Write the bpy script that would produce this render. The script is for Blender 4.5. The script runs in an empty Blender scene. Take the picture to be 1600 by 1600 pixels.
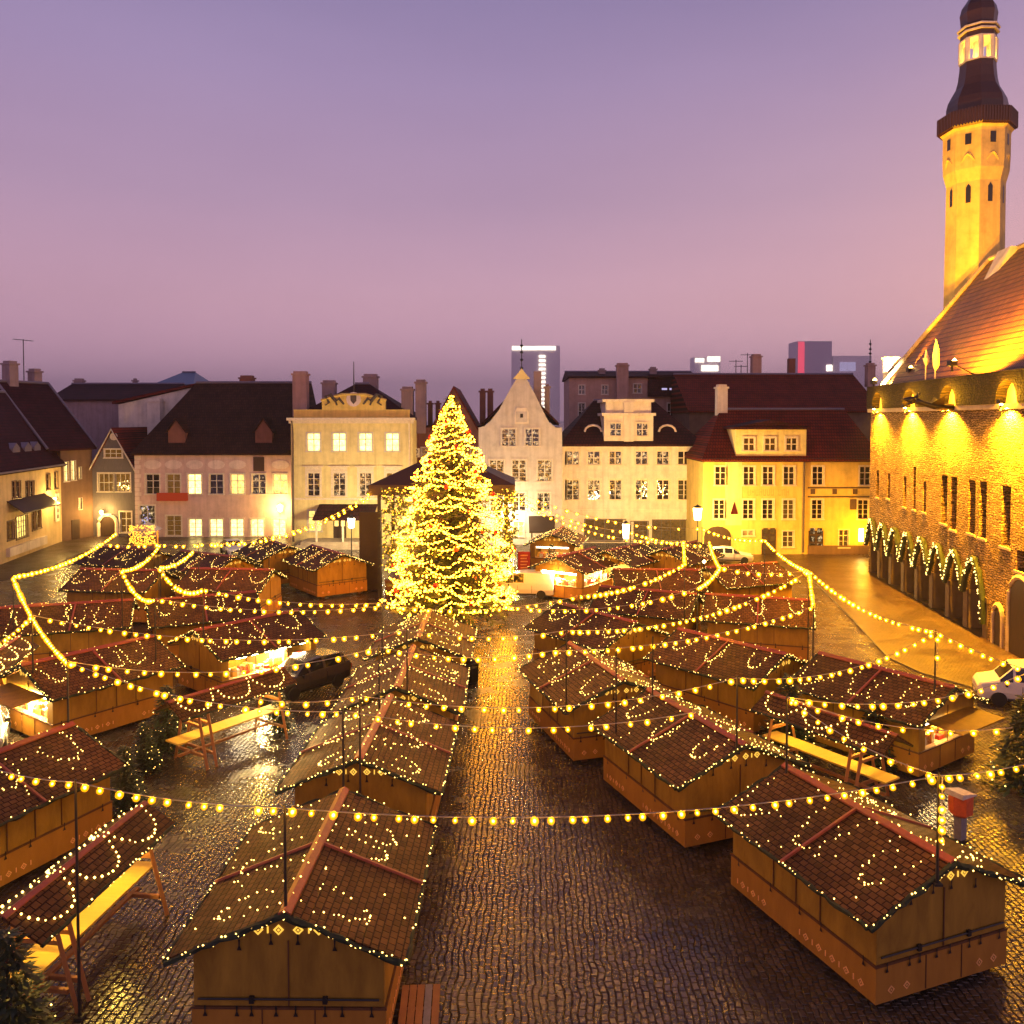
import bpy, bmesh, math, random
from mathutils import Vector, Matrix
random.seed(7)
SC = bpy.context.scene
COL = SC.collection
R = math.radians

# ------------------------------------------------------------------ camera, sky, sun, exposure
H = 13.0
PITCH = R(2.0)
FPX = 1340.0
PCX, PCY = 800.0, 702.0
cam = bpy.data.cameras.new('camera')
cam_o = bpy.data.objects.new('camera', cam); COL.objects.link(cam_o)
cam_o.location = (0, 0, H)
cam_o.rotation_euler = (math.pi/2 - PITCH, 0, 0)
cam.sensor_width = 36.0
cam.lens = 36.0*FPX/1600.0
cam.shift_y = -(800.0-PCY)/1600.0
cam.clip_start = 0.1
cam.clip_end = 12000.0
SC.camera = cam_o
SC.view_settings.view_transform = 'Standard'
SC.view_settings.look = 'None'
SC.view_settings.exposure = 0.0
SC.view_settings.gamma = 1.0
try:
    SC.cycles.use_denoising = True
    SC.cycles.denoiser = 'OPENIMAGEDENOISE'
    SC.cycles.sample_clamp_indirect = 4.0
    SC.cycles.max_bounces = 5
    SC.cycles.diffuse_bounces = 2
    SC.cycles.glossy_bounces = 3
    SC.cycles.transmission_bounces = 3
    SC.cycles.caustics_reflective = False
    SC.cycles.caustics_refractive = False
    SC.cycles.use_light_tree = True
except Exception:
    pass

world = bpy.data.worlds.new('World'); SC.world = world
world.use_nodes = True
wn = world.node_tree; wn.nodes.clear()
def wnode(t): return wn.nodes.new(t)
w_out = wnode('ShaderNodeOutputWorld'); w_bg = wnode('ShaderNodeBackground')
w_tc = wnode('ShaderNodeTexCoord'); w_sep = wnode('ShaderNodeSeparateXYZ')
wn.links.new(w_tc.outputs['Generated'], w_sep.inputs[0])
w_r1 = wnode('ShaderNodeValToRGB')
els = w_r1.color_ramp.elements
def ramp(cr, pts):
    while len(cr.elements) > 1: cr.elements.remove(cr.elements[-1])
    cr.elements[0].position = pts[0][0]; cr.elements[0].color = (*pts[0][1], 1)
    for p, c in pts[1:]:
        e = cr.elements.new(p); e.color = (*c, 1)
def s2l(c):
    return tuple(((x/255)/12.92 if x/255 <= .04045 else ((x/255+.055)/1.055)**2.4) for x in c)
def sk(c, k): return tuple(min(1.0, x*k) for x in s2l(c))      # k: the sky seen through the mist layer has to be that much brighter
ramp(w_r1.color_ramp, [(0.0, sk((178, 132, 152), 2.25)), (0.045, sk((188, 143, 161), 2.0)), (0.13, sk((191, 149, 167), 1.5)), (0.24, sk((175, 145, 174), 1.22)),
                       (0.36, sk((156, 136, 175), 1.15)), (0.46, sk((137, 125, 168), 1.11)), (1.0, s2l((78, 74, 118)))])
wn.links.new(w_sep.outputs['Z'], w_r1.inputs[0])
# the city's own sodium glow low over the right-hand part of the sky
w_r2 = wnode('ShaderNodeValToRGB')
ramp(w_r2.color_ramp, [(0.0, (0.0, 0, 0)), (0.2, (0.0, 0.0, 0.0)), (0.5, (0.05, .035, .02)), (0.66, (0.16, .085, .015)), (0.78, (0.36, .16, .01)), (1.0, (0.5, .18, .0))])
w_mx = wnode('ShaderNodeMapRange'); w_mx.inputs['From Min'].default_value = -1; w_mx.inputs['From Max'].default_value = 1
wn.links.new(w_sep.outputs['X'], w_mx.inputs['Value'])
wn.links.new(w_mx.outputs[0], w_r2.inputs[0])
w_fz = wnode('ShaderNodeValToRGB'); ramp(w_fz.color_ramp, [(0.0, (1, 1, 1)), (0.12, (1, 1, 1)), (0.42, (.15, .15, .15)), (1, (0, 0, 0))])
wn.links.new(w_sep.outputs['Z'], w_fz.inputs[0])
w_mul = wnode('ShaderNodeMix'); w_mul.data_type = 'RGBA'; w_mul.blend_type = 'MULTIPLY'; w_mul.inputs[0].default_value = 1
wn.links.new(w_r2.outputs[0], w_mul.inputs[6]); wn.links.new(w_fz.outputs[0], w_mul.inputs[7])
w_add = wnode('ShaderNodeMix'); w_add.data_type = 'RGBA'; w_add.blend_type = 'ADD'; w_add.inputs[0].default_value = 1
wn.links.new(w_r1.outputs[0], w_add.inputs[6]); wn.links.new(w_mul.outputs[2], w_add.inputs[7])
# faint cloud banks
w_map = wnode('ShaderNodeMapping'); w_map.inputs['Scale'].default_value = (1.2, 1.2, 5.0)
wn.links.new(w_tc.outputs['Generated'], w_map.inputs[0])
w_no = wnode('ShaderNodeTexNoise'); w_no.inputs['Scale'].default_value = 1.1; w_no.inputs['Detail'].default_value = 4
wn.links.new(w_map.outputs[0], w_no.inputs['Vector'])
w_cr = wnode('ShaderNodeValToRGB'); ramp(w_cr.color_ramp, [(0.32, (.935, .93, .945)), (0.68, (1.06, 1.06, 1.05))])
wn.links.new(w_no.outputs[0], w_cr.inputs[0])
w_mc = wnode('ShaderNodeMix'); w_mc.data_type = 'RGBA'; w_mc.blend_type = 'MULTIPLY'; w_mc.inputs[0].default_value = 1
wn.links.new(w_add.outputs[2], w_mc.inputs[6]); wn.links.new(w_cr.outputs[0], w_mc.inputs[7])
w_sky = wnode('ShaderNodeTexSky'); w_sky.sky_type = 'NISHITA'; w_sky.sun_disc = False
w_sky.sun_elevation = R(-4); w_sky.sun_rotation = R(200)
w_bg2 = wnode('ShaderNodeBackground'); w_bg2.inputs[1].default_value = 0.05
wn.links.new(w_sky.outputs[0], w_bg2.inputs[0])
wn.links.new(w_mc.outputs[2], w_bg.inputs[0]); w_bg.inputs[1].default_value = 1.0
w_as = wnode('ShaderNodeAddShader')
wn.links.new(w_bg.outputs[0], w_as.inputs[0]); wn.links.new(w_bg2.outputs[0], w_as.inputs[1])
wn.links.new(w_as.outputs[0], w_out.inputs[0])

sun = bpy.data.lights.new('sun', 'SUN'); sun.energy = 0.03; sun.angle = R(20); sun.color = (1, .8, .85)
sun_o = bpy.data.objects.new('sun', sun); COL.objects.link(sun_o); sun_o.rotation_euler = (R(70), 0, R(20))

WARM = (1.0, 0.56, 0.07)
SODIUM = (1.0, 0.42, 0.012)

# ------------------------------------------------------------------ picture -> place
_up = Vector((0, math.sin(PITCH), math.cos(PITCH))); _fw = Vector((0, math.cos(PITCH), -math.sin(PITCH)))
CAM = Vector((0, 0, H))
def ray(px, py):
    return Vector((px-PCX, 0, 0)) + _up*(PCY-py) + _fw*FPX
def G(px, py, z=0.0):
    d = ray(px, py); return CAM + d*((z-H)/d.z)
def D(px, py, Y):
    d = ray(px, py); return CAM + d*(Y/d.y)

# ------------------------------------------------------------------ materials
def nm(name):
    m = bpy.data.materials.new(name); m.use_nodes = True
    nt = m.node_tree; b = nt.nodes['Principled BSDF']
    return m, nt, b
def nd(nt, t, **kw):
    n = nt.nodes.new(t)
    for k, v in kw.items():
        if k in n.inputs: n.inputs[k].default_value = v
        else: setattr(n, k, v)
    return n
def coords(nt, scale=(1, 1, 1), rot=(0, 0, 0), world=False):
    mp = nd(nt, 'ShaderNodeMapping'); mp.inputs['Scale'].default_value = scale; mp.inputs['Rotation'].default_value = rot
    if world:
        g = nd(nt, 'ShaderNodeNewGeometry'); nt.links.new(g.outputs['Position'], mp.inputs[0])
    else:
        g = nd(nt, 'ShaderNodeTexCoord'); nt.links.new(g.outputs['Object'], mp.inputs[0])
    return mp.outputs[0]
def bump(nt, b, height, strength, dist=.02):
    n = nd(nt, 'ShaderNodeBump', Strength=strength, Distance=dist)
    nt.links.new(height, n.inputs['Height']); nt.links.new(n.outputs[0], b.inputs['Normal'])
    return n
def dim(c, k): return tuple(x*k for x in c)

def plaster(name, col, var=.22, rough=.8, bstr=.25, scale=.9):
    m, nt, b = nm(name)
    v = coords(nt)
    n1 = nd(nt, 'ShaderNodeTexNoise', Scale=scale, Detail=7, Roughness=.65); nt.links.new(v, n1.inputs['Vector'])
    cr = nd(nt, 'ShaderNodeValToRGB'); ramp(cr.color_ramp, [(.3, dim(col, 1-var)), (.55, col), (.8, dim(col, 1+var*.4))])
    nt.links.new(n1.outputs[0], cr.inputs[0])
    ns = nd(nt, 'ShaderNodeTexNoise', Scale=1.0, Detail=5, Roughness=.6); nt.links.new(coords(nt, scale=(2.2, 2.2, .16)), ns.inputs['Vector'])
    c2 = nd(nt, 'ShaderNodeValToRGB'); ramp(c2.color_ramp, [(.34, (.84, .83, .82)), (.52, (1, 1, 1)), (.75, (1.05, 1.05, 1.05))]); nt.links.new(ns.outputs[0], c2.inputs[0])
    mx = nd(nt, 'ShaderNodeMix', data_type='RGBA', blend_type='MULTIPLY'); mx.inputs[0].default_value = 1
    nt.links.new(cr.outputs[0], mx.inputs[6]); nt.links.new(c2.outputs[0], mx.inputs[7]); nt.links.new(mx.outputs[2], b.inputs['Base Color'])
    n2 = nd(nt, 'ShaderNodeTexNoise', Scale=14, Detail=6); nt.links.new(v, n2.inputs['Vector'])
    bump(nt, b, n2.outputs[0], bstr, .03)
    b.inputs['Roughness'].default_value = rough
    return m
def flat(name, col, rough=.5, metal=0.0, bs=0.0, scale=8, var=.15):
    m, nt, b = nm(name)
    v = coords(nt)
    n1 = nd(nt, 'ShaderNodeTexNoise', Scale=scale, Detail=4); nt.links.new(v, n1.inputs['Vector'])
    cr = nd(nt, 'ShaderNodeValToRGB'); ramp(cr.color_ramp, [(.3, dim(col, 1-var)), (.7, dim(col, 1+var))])
    nt.links.new(n1.outputs[0], cr.inputs[0]); nt.links.new(cr.outputs[0], b.inputs['Base Color'])
    b.inputs['Roughness'].default_value = rough; b.inputs['Metallic'].default_value = metal
    if bs: bump(nt, b, n1.outputs[0], bs, .02)
    return m
def emit(name, col, s, sample=True):
    m, nt, b = nm(name); nt.nodes.remove(b)
    e = nd(nt, 'ShaderNodeEmission'); e.inputs[0].default_value = (*col, 1); e.inputs[1].default_value = s
    nt.links.new(e.outputs[0], nt.nodes['Material Output'].inputs[0])
    if not sample:
        try: m.cycles.emission_sampling = 'NONE'
        except Exception: pass
    return m
def bricky(name, c1, c2, mortar, bw, rh, axes, msize=.012, rough=.6, bstr=.6, dist=.04, distort=.0, smooth=.3, spec=.5, rough_var=.0, world=False, rotz=0.0, dsc=.9, wvar=False, spread=None, offs=.5, lump=0.25):
    """bricks / tiles / setts; axes picks which two object axes carry (length, row)"""
    m, nt, b = nm(name)
    v = coords(nt, world=world, rot=(0, 0, rotz))
    if distort:
        nz = nd(nt, 'ShaderNodeTexNoise', Scale=dsc, Detail=3); nt.links.new(v, nz.inputs['Vector'])
        sb = nd(nt, 'ShaderNodeVectorMath', operation='SUBTRACT'); sb.inputs[1].default_value = (.5, .5, .5)
        nt.links.new(nz.outputs['Color'], sb.inputs[0])
        sc = nd(nt, 'ShaderNodeVectorMath', operation='SCALE'); sc.inputs['Scale'].default_value = distort; nt.links.new(sb.outputs[0], sc.inputs[0])
        ad = nd(nt, 'ShaderNodeVectorMath', operation='ADD'); nt.links.new(v, ad.inputs[0]); nt.links.new(sc.outputs[0], ad.inputs[1])
        v = ad.outputs[0]
    sp = nd(nt, 'ShaderNodeSeparateXYZ'); nt.links.new(v, sp.inputs[0])
    cb = nd(nt, 'ShaderNodeCombineXYZ')
    nt.links.new(sp.outputs[axes[0]], cb.inputs[0]); nt.links.new(sp.outputs[axes[1]], cb.inputs[1])
    br = nd(nt, 'ShaderNodeTexBrick'); br.offset = offs
    br.inputs['Color1'].default_value = (*c1, 1); br.inputs['Color2'].default_value = (*c2, 1); br.inputs['Mortar'].default_value = (*mortar, 1)
    br.inputs['Scale'].default_value = 1; br.inputs['Mortar Size'].default_value = msize; br.inputs['Mortar Smooth'].default_value = smooth
    br.inputs['Brick Width'].default_value = bw; br.inputs['Row Height'].default_value = rh; br.inputs['Bias'].default_value = 0
    nt.links.new(cb.outputs[0], br.inputs['Vector'])
    n2 = nd(nt, 'ShaderNodeTexNoise', Scale=.5, Detail=6, Roughness=.7); nt.links.new(coords(nt, world=True) if wvar else v, n2.inputs['Vector'])
    n3 = nd(nt, 'ShaderNodeTexNoise', Scale=1/max(rh, .05)*.9, Detail=5); nt.links.new(v, n3.inputs['Vector'])
    mr = nd(nt, 'ShaderNodeMapRange'); mr.inputs['From Min'].default_value = .3; mr.inputs['From Max'].default_value = .7
    mr.inputs['To Min'].default_value = .6; mr.inputs['To Max'].default_value = 1.25; nt.links.new(n2.outputs[0], mr.inputs[0])
    mx = nd(nt, 'ShaderNodeMix', data_type='RGBA', blend_type='MULTIPLY'); mx.inputs[0].default_value = 1
    nt.links.new(br.outputs['Color'], mx.inputs[6]); nt.links.new(mr.outputs[0], mx.inputs[7])
    nt.links.new(mx.outputs[2], b.inputs['Base Color'])
    hh = nd(nt, 'ShaderNodeMath', operation='SUBTRACT'); hh.inputs[0].default_value = 1; nt.links.new(br.outputs['Fac'], hh.inputs[1])
    h2 = nd(nt, 'ShaderNodeMath', operation='MULTIPLY_ADD'); nt.links.new(n3.outputs[0], h2.inputs[0]); h2.inputs[1].default_value = lump; nt.links.new(hh.outputs[0], h2.inputs[2])
    bump(nt, b, h2.outputs[0], bstr, dist)
    if rough_var:
        rr = nd(nt, 'ShaderNodeMapRange'); rr.inputs['From Min'].default_value = .35; rr.inputs['From Max'].default_value = .65
        rr.inputs['To Min'].default_value = rough-rough_var; rr.inputs['To Max'].default_value = rough+rough_var
        nt.links.new(n2.outputs[0], rr.inputs[0]); nt.links.new(rr.outputs[0], b.inputs['Roughness'])
    else: b.inputs['Roughness'].default_value = rough
    b.inputs['Specular IOR Level'].default_value = spec
    return m
def wood(name, c1, c2, scale=(1, 1, 1), rough=.6, spec=.4):
    m, nt, b = nm(name)
    v = coords(nt, scale=scale, world=name in ('ochre_plywood', 'orange_plywood'))
    n = nd(nt, 'ShaderNodeTexNoise', Scale=2.5, Detail=7, Roughness=.65, Distortion=.4); nt.links.new(v, n.inputs['Vector'])
    cr = nd(nt, 'ShaderNodeValToRGB'); ramp(cr.color_ramp, [(.3, c1), (.7, c2)]); nt.links.new(n.outputs[0], cr.inputs[0])
    nt.links.new(cr.outputs[0], b.inputs['Base Color']); bump(nt, b, n.outputs[0], .25, .01)
    b.inputs['Roughness'].default_value = rough; b.inputs['Specular IOR Level'].default_value = spec
    return m
def pane_mat(name, lit, col, s):
    """window glass: dark glossy glass, or glass with a lit room's glow behind it"""
    m, nt, b = nm(name)
    v = coords(nt, scale=(1.1, 1, .9))
    n = nd(nt, 'ShaderNodeTexNoise', Scale=3.1, Detail=5, Roughness=.7); nt.links.new(v, n.inputs['Vector'])
    n2 = nd(nt, 'ShaderNodeTexNoise', Scale=2.2, Detail=2); nt.links.new(v, n2.inputs['Vector'])
    bump(nt, b, n2.outputs[0], .5, .08)
    b.inputs['Base Color'].default_value = (.012, .010, .012, 1); b.inputs['Roughness'].default_value = .04
    b.inputs['Specular IOR Level'].default_value = .8
    if lit == 'room':
        cr = nd(nt, 'ShaderNodeValToRGB'); ramp(cr.color_ramp, [(.32, dim(col, .45)), (.5, col), (.7, dim(col, 1.5))])
        nt.links.new(n.outputs[0], cr.inputs[0]); nt.links.new(cr.outputs[0], b.inputs['Emission Color']); b.inputs['Emission Strength'].default_value = s
    elif lit == 'spark':   # dark glass, sparkling reflections of the lights painted as emission
        cr = nd(nt, 'ShaderNodeValToRGB'); ramp(cr.color_ramp, [(.50, (.012, .006, .002)), (.57, dim(col, .35)), (.64, col)])
        nt.links.new(n.outputs[0], cr.inputs[0]); nt.links.new(cr.outputs[0], b.inputs['Emission Color']); b.inputs['Emission Strength'].default_value = s
    return m

M = {}
M['cobble'] = bricky('wet_cobbles', (.080, .058, .042), (.026, .019, .015), (.003, .002, .002), .23, .165, (1, 0), msize=.026, rough=.22, bstr=1.0, dist=.055,
                     distort=.3, dsc=1.3, smooth=1.0, spec=.75, rough_var=.13, world=True, rotz=R(1.5), lump=.4)
M['street'] = bricky('wet_street_setts', (.062, .029, .014), (.032, .016, .010), (.008, .005, .004), .2, .16, (0, 1), msize=.02, rough=.36, bstr=.8, dist=.04,
                     distort=.3, smooth=.9, spec=.5, rough_var=.08, world=True, rotz=R(5), lump=.5)
M['kerb'] = flat('kerb_stone', (.04, .028, .022), .4, bs=.3)
M['shingle'] = bricky('wet_bitumen_shingles', (.13, .060, .024), (.072, .033, .013), (.018, .007, .004), .21, .155, (1, 0), msize=.018, rough=.5, bstr=1.0, dist=.04,
                      smooth=.5, spec=.08, wvar=True, distort=.02, lump=.2)
M['stall_wood'] = wood('ochre_plywood', (.21, .11, .010), (.38, .215, .024), scale=(1, 1, .3))
M['stall_low'] = wood('orange_plywood', (.31, .135, .015), (.41, .19, .024), scale=(1, 1, .3))
M['stall_trim'] = wood('dark_batten', (.085, .035, .012), (.13, .055, .02))
M['copper'] = flat('painted_ridge_metal', (.24, .05, .028), .42, bs=.1)
M['iron'] = flat('black_iron', (.012, .010, .009), .45)
M['orn'] = flat('pale_ornament_paint', (.85, .42, .13), .6)
M['orn_lit'] = emit('lit_cutouts', (1, .55, .07), 1.3, False)
M['garland'] = flat('garland_needles', (.012, .022, .008), .8, bs=.4, var=.4)
M['fairy'] = emit('fairy_light_glow', (1, .60, .13), 9, False)
M['fairy_y'] = emit('tree_light_glow', (1, .34, .012), 56, True)
M['curtain_l'] = emit('curtain_light_glow', (1, .42, .03), 5, True)
M['bulb'] = emit('bulb_filament_glow', (1, .40, .0042), 500, True)
def halo_shell():  # see-through glowing shell standing in for the halo around each bulb
    m, nt, b = nm('bulb_halo_shell'); nt.nodes.remove(b)
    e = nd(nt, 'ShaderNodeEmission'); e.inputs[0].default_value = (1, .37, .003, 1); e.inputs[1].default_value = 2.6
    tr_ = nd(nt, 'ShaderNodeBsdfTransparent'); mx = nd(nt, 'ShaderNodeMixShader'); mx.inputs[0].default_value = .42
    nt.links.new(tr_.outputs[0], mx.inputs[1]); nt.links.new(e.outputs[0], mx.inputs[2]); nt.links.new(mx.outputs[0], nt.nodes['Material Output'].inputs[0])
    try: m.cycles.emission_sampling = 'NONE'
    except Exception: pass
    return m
M['halo_shell'] = halo_shell()
M['wire'] = flat('pale_cable', (.35, .3, .22), .5)
M['dwire'] = flat('dark_cable', (.02, .015, .012), .5)
M['pole'] = flat('pole_steel', (.018, .014, .012), .5)
M['lamp_w'] = emit('lamp_glass_white', (1, .82, .55), 18, True)
M['lamp_hot'] = emit('work_lamp_glass', (1, .80, .45), 90, True)
M['lamp_y'] = emit('lamp_glass_warm', (1, .62, .16), 30, True)
M['spot_face'] = emit('flood_lens', (1, .6, .12), 40, False)
M['w_trim'] = flat('white_window_paint', (.62, .55, .46), .5)
M['w_cream'] = flat('cream_window_paint', (.72, .60, .42), .5)
M['w_dark'] = flat('brown_window_paint', (.10, .06, .04), .5)
M['pane'] = pane_mat('window_glass', None, None, 0)
M['pane_lit'] = pane_mat('lit_window_glass', 'room', (1, .68, .16), 1.9)
M['pane_hot'] = pane_mat('bright_window_glass', 'room', (1, .72, .22), 3.2)
M['pane_dim'] = pane_mat('dim_window_glass', 'room', (1, .42, .06), .13)
M['pane_spark'] = pane_mat('sparkle_painted_glass', 'spark', (1, .72, .35), 1.1)
M['slate'] = bricky('dark_wet_tiles', (.052, .011, .016), (.034, .008, .012), (.010, .004, .005), .32, .30, (0, 2), msize=.03, rough=.7, bstr=.7, dist=.04, distort=.03, spec=.1)
M['redtile'] = bricky('red_roof_tiles', (.19, .022, .011), (.135, .016, .009), (.03, .008, .006), .26, .30, (0, 2), msize=.03, rough=.7, bstr=.7, dist=.04, distort=.03, spec=.1)
M['browntile'] = bricky('brown_mossy_tiles', (.058, .024, .016), (.034, .014, .012), (.015, .009, .007), .26, .30, (0, 2), msize=.03, rough=.7, bstr=.8, dist=.04, distort=.05, spec=.1)
M['greymetal'] = flat('grey_roof_sheet', (.16, .14, .19), .35, bs=.1)
M['bluemetal'] = flat('blue_roof_sheet', (.07, .12, .20), .4, bs=.1)
M['th_tile'] = bricky('town_hall_pantiles', (.38, .15, .026), (.26, .10, .018), (.06, .02, .008), .28, .42, (0, 2), msize=.06, rough=.5, bstr=1.0, dist=.09, distort=.06, smooth=.7, spec=.45)
M['pink'] = plaster('pink_plaster', (.60, .42, .38))
M['pinkpale'] = plaster('pale_pink_plaster', (.72, .58, .52))
M['cream'] = plaster('cream_plaster', (.66, .50, .25))
M['creamw'] = plaster('cream_white_plaster', (.76, .66, .52))
M['yellow'] = plaster('yellow_plaster', (.74, .52, .12))
M['yellowp'] = plaster('pale_yellow_plaster', (.78, .64, .27))
M['beige'] = plaster('beige_plaster', (.74, .64, .52))
M['greyw'] = plaster('grey_white_plaster', (.56, .50, .46), var=.25)
M['whitew'] = plaster('white_plaster', (.70, .64, .55))
M['brownw'] = plaster('brown_plaster', (.16, .09, .055), var=.3)
M['redw'] = plaster('red_brown_plaster', (.20, .075, .05), var=.3)
M['greywood'] = wood('grey_boarding', (.085, .075, .085), (.14, .125, .14), scale=(6, 1, .5))
M['purplew'] = plaster('mauve_plaster', (.28, .20, .22))
M['pinkhi'] = plaster('salmon_plaster', (.42, .26, .21))
M['darkdoor'] = wood('dark_door_wood', (.03, .017, .01), (.06, .03, .018), scale=(6, 1, .5))
M['stone'] = bricky('limestone_rubble', (.56, .35, .14), (.28, .17, .07), (.06, .035, .015), .40, .15, (0, 2), msize=.03, rough=.85, bstr=1.0, dist=.16, distort=.42, dsc=2.1, smooth=.6, spec=.2, lump=1.3)
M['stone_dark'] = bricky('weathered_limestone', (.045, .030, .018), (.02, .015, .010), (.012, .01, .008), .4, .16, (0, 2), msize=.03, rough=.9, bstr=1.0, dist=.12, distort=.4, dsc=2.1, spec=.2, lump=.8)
M['ashlar'] = plaster('dressed_limestone', (.46, .36, .24), var=.3, scale=1.6)
M['tower'] = plaster('tower_limewash', (.62, .46, .14), var=.25, scale=1.2, bstr=.5)
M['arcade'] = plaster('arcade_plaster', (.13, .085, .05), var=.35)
M['spire'] = flat('spire_copper_sheet', (.05, .022, .018), .38, .2, bs=.15)
M['spruce'] = flat('spruce_needles', (.075, .105, .02), .6, var=.6, scale=3)
M['spruce_d'] = flat('dark_spruce_needles', (.014, .028, .010), .6, var=.5, scale=3)
M['bark'] = flat('bark', (.05, .03, .02), .9, bs=.5)
M['bauble'] = flat('red_bauble', (.60, .035, .012), .25)
M['post'] = wood('post_timber', (.30, .12, .035), (.40, .17, .05), scale=(1, 1, .3))
M['board'] = wood('yellow_board', (.55, .36, .05), (.66, .45, .08), scale=(.3, 3, 3))
M['white_car'] = flat('white_car_paint', (.72, .70, .66), .22, var=.03); M['dark_car'] = flat('dark_car_paint', (.07, .062, .06), .15, .3, var=.05)
M['grey_car'] = flat('silver_car_paint', (.38, .37, .36), .2, .4, var=.04)
M['rubber'] = flat('tyre_rubber', (.012, .012, .012), .7)
M['rim'] = flat('alloy_rim', (.4, .4, .4), .3, .8)
M['car_glass'] = flat('car_glass', (.012, .012, .014), .06)
M['headlight'] = flat('headlight_glass', (.75, .75, .75), .1)
M['taillight'] = flat('taillight_glass', (.35, .01, .008), .15)
M['orange'] = flat('orange_paint', (.62, .11, .03), .45)
M['greypost'] = flat('grey_paint', (.22, .20, .21), .5)
M['palelid'] = flat('pale_lid', (.6, .52, .42), .5)
M['black'] = flat('black_plastic', (.01, .01, .011), .4, bs=.2)
M['red'] = flat('red_cloth', (.45, .03, .02), .6)
M['canopy'] = flat('dark_canopy_sheet', (.03, .016, .012), .5, bs=.1)
M['sheet'] = flat('brown_tarpaulin', (.03, .019, .013), .7, bs=.3)
M['goods1'] = flat('goods_white', (.75, .7, .6), .6); M['goods2'] = flat('goods_red', (.5, .04, .02), .5); M['goods3'] = flat('goods_amber', (.6, .3, .05), .4)
M['inside'] = wood('stall_inside_boards', (.45, .26, .09), (.6, .36, .14))
M['flag'] = flat('pale_flag_cloth', (.75, .68, .5), .8)
M['tower_far'] = flat('misty_facade', (.9, .74, .78), .5, scale=.1, var=.05)  # distance mist partly put into this pale base colour
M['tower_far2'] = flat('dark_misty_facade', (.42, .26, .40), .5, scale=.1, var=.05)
M['neon_w'] = emit('rooftop_light', (1, .92, .72), 4.0, False)
M['neon_r'] = emit('red_light_strip', (1, .05, .10), 1.6, False)
M['neon_v'] = emit('violet_light', (.7, .6, 1), .8, False)
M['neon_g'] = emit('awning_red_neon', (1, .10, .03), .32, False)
M['neon_b'] = emit('blue_shop_sign', (.35, .4, 1), .9, False)
M['sign_w'] = flat('white_sign', (.7, .66, .6), .5)
M['letters'] = flat('sign_lettering', (.06, .045, .035), .6)
M['faded'] = flat('faded_lettering', (.54, .35, .08), .8)
M['gold'] = flat('gilt', (.6, .36, .08), .3, .7)

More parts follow.
